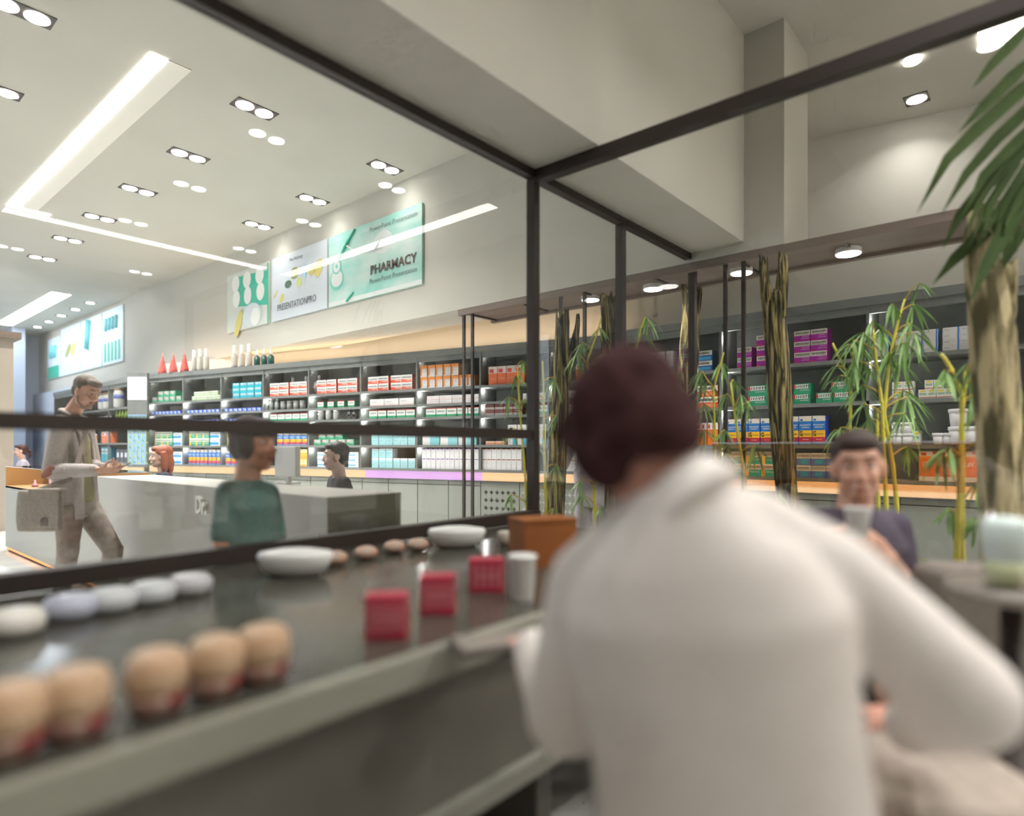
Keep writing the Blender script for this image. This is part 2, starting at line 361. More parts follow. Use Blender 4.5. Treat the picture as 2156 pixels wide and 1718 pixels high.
def deco_far(k):
    def f(e, w, h):
        board(e, w, h, mat('far_board', 'd7e8ee', .5))
        b = B()
        if k == 0:
            for i in range(5): b.quad([Vector((w*(.1+.17*i), -.015, h*.05)), Vector((w*(.2+.17*i), -.015, h*.05)), Vector((w*(.2+.17*i), -.015, h*.4)), Vector((w*(.1+.17*i), -.015, h*.4))], 0)
            for i in range(4): b.tube([(w*(.2+.17*i), -.015, h*.62), (w*(.22+.17*i), -.015, h*.85)], .05, 6, 1)
        if k == 1:
            b.tube([(w*.45, -.015, h*.95), (w*.35, -.015, h*.4)], .09, 6, 1)
            b.quad([Vector((w*.1, -.014, h*.1)), Vector((w*.4, -.014, h*.1)), Vector((w*.4, -.014, h*.4)), Vector((w*.1, -.014, h*.4))], 2)
        if k == 2: disc(b, w*.4, h*.5, .3, .12, -.015, 3, rot=.5); disc(b, w*.65, h*.5, .25, .14, -.016, 4, rot=.5)
        if k == 3:
            for i in range(3): b.tube([(w*(.3+.17*i), -.015, h*.5), (w*(.32+.17*i), -.015, h*.8)], .06, 6, 1)
            b.quad([Vector((0, -.014, 0)), Vector((w*.9, -.014, 0)), Vector((w*.9, -.014, h*.3)), Vector((0, -.014, h*.3))], 0)
        b.build('picture', [TEAL, mat('print_cyan', '6ec9d2', .5), PWH, POL, PYEL], e)
    return f
ys = [Yp(260), Yp(215), Yp(170), Yp(128), Yp(101)]
for i, l in enumerate(('far poster with green bottles, nearest of the four', 'far poster with pale cyan drips and blank panel', 'far poster with yellow capsules', 'farthest poster with green block at its foot')):
    poster(ys[i], ys[i+1] - .06, 3.25, 4.55 if i < 3 else 4.4, X0 - .001 * i, 'far_poster', l, 'posters at the far end of the bulkhead', deco_far(i))
# ---------------------------------------------------------------- shelving
# local frame of a unit: x to the viewer's right, -y front, z up
LT0 = 8.94                                  # left end of the long unit along LE
def LPx(x, setback=.03):
    "distance from the left end of the long unit at photo column x"
    r = ray(x); o = LO - LN * 0 + (-LN) * 0
    n = LN; P = LO - n * setback
    s = P.dot(n) / r.dot(n); q = r * s
    return LT0 - (q - LO).dot(LE)
def RPx(x, setback=.03):
    r = ray(x); s = (6.5 + setback) / r.x
    return 4.05 - (r * s).y
LF = (LO + LE * LT0, LA)                     # frame origin, rotation
RF = (Vector((6.5, 4.05, 0)), -PI/2)
def unit(frame, name, label, L, divs, ztop, levels, led_seg, depth=.42):
    e = empty(name, frame[0], label, 'shelving', rz=frame[1])
    B().box((0, depth, 0), (L, depth + .02, ztop)).build('back_panel', SHELFB, e)
    for d in divs: B().box((d - .0125, .0, .96), (d + .0125, depth, ztop - .06)).build('divider', SHELF, e)
    for z in levels: B().box((0, .0, z - .035), (L, depth, z)).build('shelf_board', SHELF, e)
    B().box((0, -.02, ztop - .08), (L, depth, ztop)).box((0, .01, ztop - .15), (L, .05, ztop - .08)).build('cornice', SHELF, e)
    B().box((0, .05, .80), (L, depth, .96 - .035)).build('bench_slab', SHELF, e)
    for a, b, m in led_seg: B().box((a, .02, .815), (b, .05, .925)).build('led_strip', m, e, label='glowing light strip under the lowest shelf')
    return e
ldiv = [0, .98, 1.98, 2.99, 3.99, 5.03, 6.04, 7.07, 8.06, 8.93]
LU = unit(LF, 'shelving_unit', 'long dark grey shelving unit behind the service desk', 8.94, ldiv, 2.6, [.96, 1.29, 1.68, 1.86, 2.08],
     [(0, LPx(770), LED_W), (LPx(770), LPx(1016), LED_V), (LPx(1016), 8.94, LED_W)])
B().box((0, .12, 2.6), (8.9, .15, 2.615)).build('led_strip', LED_W, LU, label='slim light strip along the top')
rdiv = [0.01, RPx(1517, 0), RPx(1827, 0), 4.14, 5.5]
RU = unit(RF, 'shelving_unit', 'dark grey shelving unit right of the corner behind the bamboo', 6.0, rdiv, 2.63, [.96, 1.28, 1.68, 2.08], [(0, 6.0, LED_W)])
# base cabinets
def cabinet(frame, a, b, label, drawer=True, grille=False):
    o, rz = frame; M = Matrix.Translation(o) @ Matrix.Rotation(rz, 4, 'Z')
    e = empty('base_cabinet', M @ Vector((a, 0, 0)), label, 'cabinet', rz=rz, group='base cabinets under the shelving')
    w = b - a
    B().box((.002, .10, .0), (w - .002, .40, .795)).build('body', GAP, e)
    if drawer:
        B().box((.006, .08, .745), (w - .006, .10, .795)).build('drawer', CAB, e); zt = .737
    else: zt = .795
    d = B().box((.006, .08, .06), (w - .006, .10, zt)).build('door', CAB, e)
    B().box((.0, .12, 0), (w, .14, .055)).build('plinth', GAP, e)
    return e, w, d
def crosses(w, rows, cols, z0):
    g = B()
    for r in range(rows):
        for c in range(cols):
            x = w * (.14 + .145 * c); z = z0 - .105 * r; s = .026; t = .008
            g.box((x - s, .076, z - t), (x + s, .081, z + t)); g.box((x - t, .076, z - s), (x + t, .081, z + s))
    return g
lx = [0, .5, 1, 1.5, 2, 2.5, 3, 3.5, LPx(649), LPx(706), LPx(758), LPx(813), LPx(875), LPx(940), LPx(1008), LPx(1090), LPx(1165), LPx(1240), 8.94]
for i in range(len(lx) - 1):
    gr = i in (14, 15, 16)
    e, w, d = cabinet(LF, lx[i], lx[i+1], ('grey base cabinet door pierced with small crosses, %s of three' % ORD[i-13]) if gr else 'plain grey base cabinet under long shelving, %s' % ('leftmost' if i == 0 else (ORD[i+1] + ' from the left')) if i < 14 else 'plain grey base cabinet in the shelving corner, %s' % ('left' if i == 17 else 'right'), drawer=not gr)
    if gr: crosses(w, 4, 6, .66).build('cross_cutouts', mat('cross_light', 'c9c7c4', .6) if i > 14 else mat('cross_dark', '3b3633', .6), e, label='small cross cutouts')
for i in range(6):
    cabinet(RF, 1.0 * i, 1.0 * i + 1.0, 'grey base cabinet below the right shelving, %s from the corner' % ORD[i+1])
# ---------------------------------------------------------------- products
KIND = {}
def pm(c): return mat('print_' + c, c, .45)
def squig(b, x0, x1, z, s, mi, y, seed):
    "unreadable printed line of small strokes"
    r = random.Random(seed); x = x0
    while x < x1:
        w = s * r.uniform(.35, .75); b.quad([Vector((x, y, z)), Vector((x + w*.45, y, z)), Vector((x + w*.75, y, z + s)), Vector((x + w*.3, y, z + s))], mi)
        if r.random() < .6: b.quad([Vector((x, y, z + s*.8)), Vector((x + w, y, z + s*.8)), Vector((x + w, y, z + s)), Vector((x, y, z + s))], mi)
        x += w * 1.15
def kind(name, w, h, d, cols, dec, sidem=0, topm=None, lines=(), texts=(), cat='box'):
    b = B(); vs = [(-w/2,0,0),(w/2,0,0),(w/2,d,0),(-w/2,d,0),(-w/2,0,h),(w/2,0,h),(w/2,d,h),(-w/2,d,h)]
    b.add(vs, [(0,1,5,4)], 0); b.add(vs, [(1,2,6,5),(3,0,4,7)], sidem); b.add(vs, [(4,5,6,7)], sidem if topm is None else topm); b.add(vs, [(2,3,7,6),(0,3,2,1)], sidem)
    for k, (x0, z0, x1, z1, mi) in enumerate(dec):
        y = -.0008 - .0003 * k; b.quad([Vector((w*(x0-.5), y, h*z0)), Vector((w*(x1-.5), y, h*z0)), Vector((w*(x1-.5), y, h*z1)), Vector((w*(x0-.5), y, h*z1))], mi)
    for k, (x0, x1, z, s, mi) in enumerate(lines): squig(b, w*(x0-.5), w*(x1-.5), h*z, h*s, mi, -.004, k + len(name))
    for (t, sz, x, z, mi, sx) in texts: b.text(t, sz*h, Matrix.Translation((w*(x-.5), -.005, h*z)) @ TXT, mi, sx=sx, bold=.0008)
    KIND[name] = (b.mesh(name, [pm(c) for c in cols]), w, h, d, cat)
kind('medicine_box', .115, .09, .14, ['dfe2de','e2593f','3c4038','d9a08a'], [(0,0,.95,.42,1),(.5,.18,.95,.38,3)], 1, 0, [(.08,.92,.56,.2,2),(.35,.8,.24,.1,0)]); KIND['coral'] = KIND['medicine_box']
kind('green', .12, .075, .14, ['21936a','dfe2de','3c4038','b9443c','16664a'], [(.12,.5,.88,.92,1),(0,.5,.12,.92,3)], 0, 0, [(.16,.86,.58,.26,2),(.4,.9,.28,.12,1)])
kind('greenwhite', .13, .09, .12, ['dfe4df','22a06c','4b6b58','c94a40'], [(0,0,1,.28,1),(0,.9,1,1,3)], 1, 0, [(.12,.85,.52,.18,2)])
kind('smallgreen', .085, .05, .1, ['d3d9c4','8fae7c','6f8f70','c97060'], [(0,0,1,.25,1)], 1, 0, [(.1,.9,.45,.28,2)])
kind('cyan', .1, .075, .12, ['18a3b4','e3ebea','0f6f8c'], [(.08,.55,.92,.9,1)], 2, 0, [(.12,.85,.6,.2,2)])
kind('blueflat', .1, .055, .12, ['2a4fc4','e6e9ee','2f84c9'], [(.08,.15,.7,.85,1),(.1,.2,.5,.5,2)], 0, 0, [(.15,.65,.55,.2,0)])
kind('greenyellow', .11, .09, .14, ['1c9c86','e4e4d2','e0b92c','2f5f50'], [(0,.52,1,1,1),(0,0,.25,.52,2)], 0, 0, [(.08,.92,.6,.2,3),(.35,.9,.25,.12,1)])
kind('bluewhite', .12, .075, .14, ['e6ebee','2f8fc9','2b5d9c'], [(0,.1,.9,.5,1)], 1, 0, [(.1,.9,.6,.18,2)])
kind('generic', .12, .2, .12, ['d6cfc0','1d6fb4','eab41e','b8202c','e8e8ea','1d4be0','222222'], [(0,.5,1,.82,1),(0,.27,1,.5,2),(0,.1,1,.27,3),(0,0,1,.1,1),(.1,.84,.3,.9,1)], 5, 4, [(.08,.9,.66,.05,4),(.2,.8,.58,.05,4),(.38,.9,.36,.03,6),(.3,.75,.17,.03,4),(.1,.9,.03,.04,4)], [('G', .24, .18, .31, 6, 1)])
kind('yelloworange', .07, .19, .1, ['e0a73c','f0d9a0','c9762a'], [(0,.8,1,1,1),(.1,.1,.9,.4,1)], 2, 0, [(.15,.85,.5,.05,2),(.15,.7,.25,.04,2)])
kind('wave', .13, .085, .13, ['dfe6ea','4ba3cf','6f7f8c'], [(0,.3,.7,.55,1)], 0, 0, [(.5,.9,.7,.12,2)])
kind('lightblue', .095, .15, .12, ['9ed0d4','e1eaea','5e8a8f'], [(0,.82,1,1,1)], 1, 1, [(.15,.85,.5,.06,2),(.15,.6,.3,.04,2)])
kind('tealwide', .2, .13, .12, ['d9dcd9','84c4cb','6c8390'], [(.45,0,1,1,1)], 0, 0, [(.06,.4,.7,.08,2)])
kind('whitetall', .075, .155, .1, ['e2e2e4','4a3f86','cfa3d6','9a9aa4'], [(0,.92,1,1,2),(.2,.93,.75,1,1)], 0, 2, [(.15,.85,.7,.04,3),(.15,.7,.55,.03,3)])
kind('whiteorange', .075, .155, .1, ['e2e2e0','3f3f7a','e79a3c','9a9aa4'], [(0,.92,1,1,2),(.2,.93,.75,1,1)], 0, 2, [(.15,.85,.7,.04,3),(.15,.7,.55,.03,3)])
kind('orangewhite', .09, .15, .1, ['e0e0de','e38a2e','c9483c','8c8c90'], [(0,.72,1,1,1),(0,.1,.25,.72,1)], 1, 0, [(.3,.9,.6,.06,2),(.3,.8,.45,.04,3)])
kind('whiteflat', .22, .06, .12, ['e4e2e0','e3a49c','a8a8a8'], [(0,0,1,.12,1)], 0, 0, [(.1,.5,.5,.15,2)])
kind('plainwhite', .1, .2, .1, ['dcdad8','3fa8c8','9a9a9a'], [(.55,0,1,.3,1)], 0, 0, [(.2,.8,.8,.04,2)])
kind('vite', .2, .26, .14, ['e8e4de','ec7a12','f2a24c','e0481c'], [(0,.16,1,.78,1),(0,.78,.9,.84,2),(.1,.86,.4,.96,3),(.75,.9,.98,.99,3)], 1, 0, [(.5,.8,.32,.02,2)], [('Vit.E1', .22, .5, .5, 0, -1)])
kind('orangebox', .13, .17, .12, ['e8e4de','ef7b1a','e0481c','f4b070'], [(0,.0,1,.7,1),(.1,.75,.5,.92,2)], 1, 0, [(.15,.9,.4,.1,3)])
kind('pinkorange', .12, .19, .12, ['e6d8d0','ee7a48','e0524a','f4b89c'], [(0,0,1,.62,1),(.1,.66,.6,.86,2)], 1, 0, [(.15,.85,.3,.08,3)])
kind('excedrin', .16, .09, .14, ['e0dfd0','1f62a8','2f9fd0','2c3038'], [(0,0,1,.55,1),(.2,.1,.9,.4,2)], 1, 0, [], [('EXCEDRIN', .3, .5, .66, 3, .82)])
kind('excedrinred', .15, .09, .14, ['e0dfd0','e2451f','f08a5a','2c3038'], [(0,0,1,.5,1),(.3,.1,.9,.4,2)], 1, 0, [], [('EXCEDRIN', .3, .5, .64, 3, .8)])
kind('magenta', .16, .098, .14, ['ded9cc','a9109f','d91f3c','2c3038','e4b9dc'], [(0,0,1,.55,1),(.02,.02,.2,.16,2)], 1, 0, [(.08,.92,.66,.2,3),(.5,.95,.38,.1,4),(.45,.95,.2,.1,4)])
kind('tealyellow', .14, .085, .14, ['dedccc','25a596','eab41e','7a3b34'], [(0,0,1,.55,1),(0,0,.22,.62,2)], 1, 0, [(.06,.94,.66,.2,3),(.32,.9,.3,.12,0)])
kind('bluepurple', .15, .085, .14, ['dedccc','5d6fb6','3ea3c2','5c3550'], [(0,0,1,.55,1),(.3,.1,.8,.5,2)], 1, 0, [(.06,.94,.66,.2,3)])
kind('flatstack', .13, .045, .14, ['d9d5cf','3f7fd0','1d4a9c'], [(.85,0,.95,1,1)], 1, 0, [(.1,.4,.5,.12,1)])
kind('smallwhite', .095, .075, .1, ['e0e2da','e2c52c','3f9a6a','c0504a'], [(.2,.72,.8,.9,1),(0,.08,1,.16,3)], 0, 0, [(.15,.85,.4,.2,2)])
kind('darkred', .1, .075, .1, ['7c3b34','a9a3a0'], [(0,.0,1,.4,1)], 0, 0, [(.1,.9,.6,.15,1)])
kind('peach', .12, .05, .1, ['d59a78','eac4ac'], [(0,.6,1,.9,1)], 0, 0)
kind('violet', .1, .1, .1, ['b49ad6','e0d9ea'], [(0,.9,1,1,1)], 0, 0)
kind('charcoal', .085, .16, .1, ['33363a','c9cccf'], [(.2,.4,.8,.75,1)], 0, 0)
# bottles and tubs
def lkind(name, prof, mats_, cat, extra=None, segs=14):
    b = B()
    for (pr, mi) in prof: b.lathe(pr, segs, mi)
    if extra: extra(b)
    KIND[name] = (b.mesh(name, mats_), .1, 1, .1, cat)
lkind('tub', [([(.038,0),(.044,.075)],0),([(.049,.075),(.05,.095),(.047,.098)],1)], [mat('tub_white','dcdadb',.5), mat('tub_lid','e8e6e6',.4)], 'tub')
lkind('bigtub', [([(.055,0),(.066,.12)],0),([(.072,.12),(.073,.145),(.069,.15)],1)], [mat('tub_white','dcdadb',.5), mat('tub_lid','e8e6e6',.4)], 'tub')
lkind('spray', [([(.045,0),(.05,.02),(.05,.2),(.03,.23)],0),([(.03,.23),(.032,.25),(.03,.36),(.022,.37)],1)], [mat('spray_body','b9b4ac',.3), mat('spray_cap','e9e7e2',.4)], 'bottle')
lkind('cone', [([(.075,0),(.07,.06),(.03,.24),(.018,.30)],0),([(.012,.30),(.006,.38)],1)], [mat('cone_red','d2605a',.25), mat('cone_tip','e79a94',.4)], 'bottle')
lkind('dropper', [([(.045,0),(.05,.02),(.05,.13),(.022,.16)],0),([(.022,.16),(.022,.2),(.012,.21),(.012,.25),(.004,.27)],1)], [mat('dropper_teal','24524f',.2), mat('dropper_cap','d9e2e2',.4)], 'bottle')
lkind('flask', [([(.05,0),(.11,.05),(.13,.12),(.11,.19),(.04,.235)],0),([(.035,.235),(.035,.31),(.03,.315)],1)], [mat('flask_grey','b5adad',.25), mat('flask_cap','d8d6d4',.4)], 'bottle', segs=20)
lkind('pump', [([(.035,0),(.035,.12),(.02,.14)],0),([(.015,.14),(.015,.18),(.02,.19)],1)], [mat('pump_clear','9aa19e',.2), mat('pump_cap','d6dad8',.4)], 'bottle')
lkind('jar', [([(.045,0),(.048,.1),(.04,.115)],0),([(.045,.115),(.045,.14)],1)], [mat('jar_glass','a7aaa6',.2), mat('jar_lid','cfd1cd',.4)], 'jar')
lkind('bluebottle', [([(.035,0),(.035,.14),(.02,.16)],0),([(.03,.16),(.03,.2)],1)], [mat('bottle_blue','3c74d0',.3), mat('bottle_cap','e6e9ee',.4)], 'bottle')
lkind('orangebottle', [([(.035,0),(.035,.14),(.02,.16)],0),([(.03,.16),(.03,.2)],1)], [mat('bottle_orange','ee8a22',.3), mat('bottle_cap','e6e9ee',.4)], 'bottle')
lkind('greenbottle', [([(.035,0),(.035,.2),(.018,.24),(.018,.3)],0)], [mat('bottle_green','7f9a3c',.3)], 'bottle')
lkind('bigjar', [([(.09,0),(.1,.03),(.1,.22),(.08,.27)],0),([(.085,.27),(.085,.3)],1),([(.102,.14),(.102,.2)],2)], [mat('bigjar_glass','b3b4ae',.15), mat('bigjar_lid','8a6f52',.5), mat('bigjar_band','5a67a8',.5)], 'jar')
lkind('blackdisc', [([(.05,0),(.05,.11)],0),([(.02,.11),(.015,.17)],0)], [mat('black_bottle','2b2a2c',.3)], 'bottle', lambda b: b.lathe([(.026,0),(.03,.004)], 14, 0, Matrix.Translation((0,-.052,.05)) @ Matrix.Rotation(PI/2,4,'X')))
SEEN = {}; MASS = []
def place(frame, kd, s, z, label, group, sx=1, sz=1, yo=.03, rz=0, name=None):
    me, w, h, d, cat = KIND[kd]
    o, a = frame; M = Matrix.Translation(o) @ Matrix.Rotation(a, 4, 'Z')
    q = M @ Vector((s, yo, z))
    if cat == 'box' and ((frame is LF and s < 3.0) or frame is not LF and frame is not RF):
        MASS.append((me, Matrix.Translation(q) @ Matrix.Rotation(a + rz, 4, 'Z') @ Matrix.Diagonal((sx, 1, sz, 1)))); return
    ob = bpy.data.objects.new(name or {'box': 'medicine_box', 'tub': 'plastic_tub', 'bottle': 'bottle', 'jar': 'jar'}[cat], me); COL.objects.link(ob)
    ob.location = q; ob.rotation_euler.z = a + rz; ob.scale = (sx, 1, sz)
    if label in SEEN: print('DUP', label)
    SEEN[label] = 1
    tag(ob, label, {'box': 'box', 'tub': 'tub', 'bottle': 'bottle', 'jar': 'jar'}[cat], group)
    return ob
def row(side, kd, z, x0, x1, n, desc, where, rows=1, h=None, up=None, gap=.96, yo=.03, start=1, offs=0):
    "n products between photo columns x0 and x1 on the shelf at height z; rows stacked on top of each other"
    P = LPx if side == 'L' else RPx; fr = LF if side == 'L' else RF
    a, b = P(x0, yo), P(x1, yo); me, w, hh, d, cat = KIND[kd]; st = (b - a) / n
    box = cat == 'box'
    sc = st * gap / w if box else 1
    hz = h or hh; szf = (hz / hh) if box else 1
    for r in range(rows):
        m = n if (r == 0 or up is None) else up
        for k in range(m):
            s = a + st * (k + .5 + (offs if r else 0)) + random.uniform(-.002, .002)
            lv = '' if rows == 1 else (['lower', 'upper'][r] if rows == 2 else ['bottom', 'middle', 'top', 'topmost'][r] if rows <= 4 else ORD[r+1]) + ' row '
            ordn = ORD[k + start] + ' from left' if m > 1 or start > 1 else 'single'
            if m == 1 and start == 1: lab = f'{desc}, {lv}{where}'.replace(' row', ' row,') if lv else f'{desc}, {where}'
            else: lab = f'{desc}, {lv}{ordn}, {where}'
            place(fr, kd, s, z + (r * hz * 1.005 if box else r * (.098 if kd == 'tub' else .15)), lab, desc + ' group on ' + where, sc, szf, yo + random.uniform(0, .006), random.uniform(-.02, .02) if box else 0)
LB = lambda s, b: f'{s} shelf, long shelving bay {NUM[b]}'
T, S2, S3, S4, S5 = 2.08, 1.86, 1.68, 1.29, .96
dx = [312, 384, 466, 553, 649, 758, 877, 1010, 1155, 1300]
row('L','green',T,320,382,5,'green white-labelled box',LB('top',1),2,.1,up=3,offs=1)
row('L','smallgreen',T,404,463,7,'small pale green carton',LB('top',2),2,.075,up=6,offs=.5)
row('L','cyan',T,489,551,4,'cyan medicine box',LB('top',3),3,.085,gap=.93)
for b, xs in ((4,[(568,607),(610,646)]),(5,[(667,708),(711,752)]),(6,[(774,818),(822,868)])):
    for j, (x0, x1) in enumerate(xs): row('L','coral',T,x0,x1,2,'coral and white box',LB('top',b),2,.105,start=1+2*j)
row('L','orangewhite',T,884,1000,7,'tall orange and white box',LB('top',7),2,.16,up=5,gap=.88)
row('L','pinkorange',T,1028,1104,4,'pinkish orange tall box',LB('top',8),1,.24)
row('L','orangebox',T,1212,1266,2,'orange and white box',LB('top',9),1,.2)
for b, x0, x1 in ((1,318,381),(2,392,463),(3,472,551)):
    row('L','blueflat',S2,x0,x1,8,'flat blue and white box',LB('second',b)); row('L','blueflat',S3,x0,x1,8,'flat blue and white box',LB('third',b))
row('L','jar',S2,590,645,4,'pale glass jar',LB('second',4),yo=.1)
row('L','pump',S2,556,588,3,'clear pump bottle',LB('second',4),yo=.06)
row('L','greenwhite',S2,664,750,4,'green and white box',LB('second',5),1,.1,gap=.6)
row('L','whiteflat',S2,778,872,3,'flat white carton',LB('second',6),1,.1)
row('L','whiteflat',S2,898,1008,4,'flat white carton',LB('second',7),2,.055)
row('L','whiteflat',S2,1100,1150,1,'flat white carton',LB('second',8),1,.09)
row('L','whiteflat',S2,1166,1240,2,'flat white carton',LB('second',9),1,.1)
row('L','greenwhite',S3,568,647,5,'green and white box',LB('third',4),1,.12,gap=.92)
row('L','blackdisc',S3,732,752,2,'black bottle with round label',LB('third',5))
row('L','jar',S3,668,716,3,'squat grey jar',LB('third',5))
row('L','greenwhite',S3,776,874,5,'green and white box',LB('third',6),1,.12,gap=.9)
row('L','greenwhite',S3,896,1008,5,'green and white box',LB('third',7),1,.12,gap=.92)
row('L','darkred',S3,1022,1100,4,'dull red box',LB('third',8),2,.075)
row('L','greenwhite',S3,1130,1260,4,'green and white box',LB('third',9),1,.12,gap=.85)
row('L','greenyellow',S4,326,363,3,'green and yellow box',LB('fourth',1),2,.13); row('L','bluewhite',S4,364,383,1,'blue striped white box',LB('fourth',1),2,.12)
row('L','greenyellow',S4,398,440,3,'green and yellow box',LB('fourth',2),2,.13); row('L','bluewhite',S4,442,463,1,'blue striped white box',LB('fourth',2),2,.12)
row('L','greenyellow',S4,478,545,4,'green and yellow box',LB('fourth',3),2,.13)
row('L','generic',S4,583,647,5,'blue yellow red striped box',LB('fourth',4),1,.2)
row('L','green',S4,660,746,5,'green white-labelled box',LB('fourth',5),2,.09,up=3,offs=.6)
row('L','lightblue',S4,782,874,6,'light blue carton',LB('fourth',6),1,.2,gap=.92)
row('L','tealwide',S4,888,1004,3,'wide white and teal box',LB('fourth',7),1,.2,gap=.93)
row('L','peach',S4,1022,1062,2,'flat peach carton',LB('fourth',8),1,.05)
row('L','plainwhite',S4,1069,1150,4,'tall plain white box',LB('fourth',8),1,.26,gap=.93)
row('L','whiteorange',S4,1162,1260,6,'white box with orange lid',LB('fourth',9),2,.15)
row('L','bluewhite',S5,345,383,2,'blue striped white box',LB('lowest',1),2,.11)
row('L','generic',S5,396,463,8,'blue yellow striped slim box',LB('lowest',2),1,.26,gap=.9)
row('L','generic',S5,474,545,6,'blue yellow striped box',LB('lowest',3),1,.24,gap=.9)
row('L','yelloworange',S5,584,647,7,'yellow orange tall carton',LB('lowest',4),1,.27,gap=.94)
row('L','wave',S5,667,700,1,'white box with blue wave',LB('lowest',5)+' left',3,.075); row('L','wave',S5,733,755,1,'white box with blue wave',LB('lowest',5)+' right',3,.075)
row('L','lightblue',S5,782,874,6,'light blue carton',LB('lowest',6),2,.14,up=3,gap=.9)
row('L','whitetall',S5,888,1008,12,'white box with violet lid',LB('lowest',7),2,.14,gap=.94)
row('L','whiteorange',S5,1014,1098,8,'white box with orange lid',LB('lowest',8),2,.14,gap=.94)
row('L','whiteorange',S5,1160,1250,7,'white box with orange lid',LB('lowest',9),2,.14,gap=.94)
# top of the long unit: solid bottles put in for reflections in the glass
row('L','cone',2.6,330,400,3,'red cone-shaped bottle copying a glass reflection','on the long shelving top')
row('L','spray',2.6,402,440,3,'beige spray bottle with white cap copying a reflection','left group on the long shelving top')
row('L','spray',2.6,486,532,3,'beige spray bottle with white cap copying a reflection','right group on the long shelving top')
row('L','dropper',2.6,534,578,3,'teal dropper bottle with pale cap copying a reflection','on the long shelving top')
for i, x in enumerate((624, 652, 676)): place(LF, 'flask', LPx(x, .28), T, 'round grey flask behind coral boxes, %s of three' % ORD[i+1], 'round flasks on the top shelf', yo=.22 + .0 * i, sx=1)
# right unit
RB = lambda s, b: f'{s} shelf, bamboo-side {b} bay'
R1, R2, R3, R4 = 2.08, 1.68, 1.28, .96
row('R','orangebox',R1,1322,1348,2,'orange box with white label',RB('top','left'),1,.24)
row('R','plainwhite',R1,1350,1418,4,'tall white box with blue corner',RB('top','left'),1,.26,gap=.85)
row('R','excedrin',R1,1462,1500,1,'blue box printed EXCEDRIN',RB('top','left'),2,.11)
row('R','excedrin',R1,1435,1460,1,'blue box half hidden by trunk',RB('top','left'),2,.11)
row('R','excedrinred',R2,1462,1512,1,'red orange box printed EXCEDRIN',RB('second','left'),2,.12)
row('R','orangebox',R3,1466,1512,4,'orange upright carton',RB('third','left'),1,.24,gap=.9)
row('R','violet',R4,1490,1513,1,'pale violet box',RB('lowest','left'),1,.16)
row('R','magenta',R1,1552,1583,1,'magenta and cream box',RB('top','middle')+' far left',2,.105)
row('R','magenta',R1,1592,1640,1,'magenta and cream box',RB('top','middle')+' behind trunk',3,.105)
row('R','magenta',R1,1671,1742,2,'magenta and cream box',RB('top','middle')+' stack',3,.105)
row('R','green',R2,1574,1616,1,'green white-labelled box',RB('second','middle')+' far left',2,.105)
row('R','green',R2,1670,1707,1,'green white-labelled box',RB('second','middle')+' beside trunk',2,.1)
row('R','green',R2,1718,1790,2,'green white-labelled box',RB('second','middle')+' right',2,.1,up=1,offs=.9)
row('R','generic',R3,1527,1626,4,'blue yellow red box marked G',RB('third','middle'),1,.27,gap=.95)
row('R','generic',R3,1627,1738,4,'blue yellow red box marked G',RB('third','middle'),1,.28,gap=.95,start=5)
row('R','tealyellow',R4,1536,1674,4,'teal and yellow box',RB('lowest','middle'),2,.125,gap=.96)
row('R','bluepurple',R4,1676,1772,3,'blue and purple box',RB('lowest','middle'),2,.12,gap=.96)
row('R','flatstack',R1,1840,1870,1,'flat blue-edged carton',RB('top','right')+' behind bamboo',4,.05)
row('R','flatstack',R1,1885,1975,3,'flat blue-edged carton',RB('top','right')+' centre',4,.05,gap=.98)
row('R','flatstack',R1,1984,2060,2,'flat blue-edged carton',RB('top','right')+' right end',4,.05,gap=.98)
row('R','smallwhite',R2,1878,1925,2,'small white green carton',RB('second','right')+' left',2,.08)
row('R','smallwhite',R2,1933,2010,4,'small white green carton',RB('second','right')+' centre',2,.08,up=2,offs=.7)
row('R','smallwhite',R2,2040,2080,2,'small white green carton',RB('second','right')+' right end',1,.08)
row('R','tub',R3,1862,1920,3,'white lidded tub',RB('third','right')+' left',2,up=2,offs=.9); row('R','smallwhite',R3,1920,1938,1,'white and gold carton',RB('third','right')+' left',1,.12)
row('R','tub',R3,1966,2007,2,'white lidded tub',RB('third','right')+' centre',1); row('R','bigtub',R3,2005,2056,2,'large white lidded tub',RB('third','right'),2,up=1)
row('R','vite',R4,1934,2058,3,'orange box with mirrored Vit.E1',RB('lowest','right'),1,.26,gap=.97)
row('R','vite',R4,2141,2200,1,'orange box cut by picture edge',RB('lowest','right'),1,.26,gap=.97)
# small spots at the head of every compartment
def spot(frame, s, z, p):
    o, a = frame; M = Matrix.Translation(o) @ Matrix.Rotation(a, 4, 'Z')
    l = bpy.data.lights.new('shelf_spot', 'POINT'); l.energy = p; l.shadow_soft_size = .012; l.color = (1, .98, .94)
    ob = bpy.data.objects.new('shelf_spot', l); COL.objects.link(ob); ob.location = M @ Vector((s, .05, z))
for d in ldiv[:-1]:
    for z in (2.50, 2.03, 1.81, 1.63, 1.24): spot(LF, d + .06, z - .02, 1.0)
for d in rdiv[:3]:
    for z in (2.42, 2.03, 1.63, 1.23): spot(RF, d + .06, z - .02, 1.3)
# warm glow on the wall from the strip on top of the unit
o, a = LF; M = Matrix.Translation(o) @ Matrix.Rotation(a, 4, 'Z')
ob = area('top_strip_light', M @ Vector((4.5, .25, 2.63)), 8.8, 22, (1, .72, .45), sy=.03); ob.rotation_euler = (PI, 0, a)
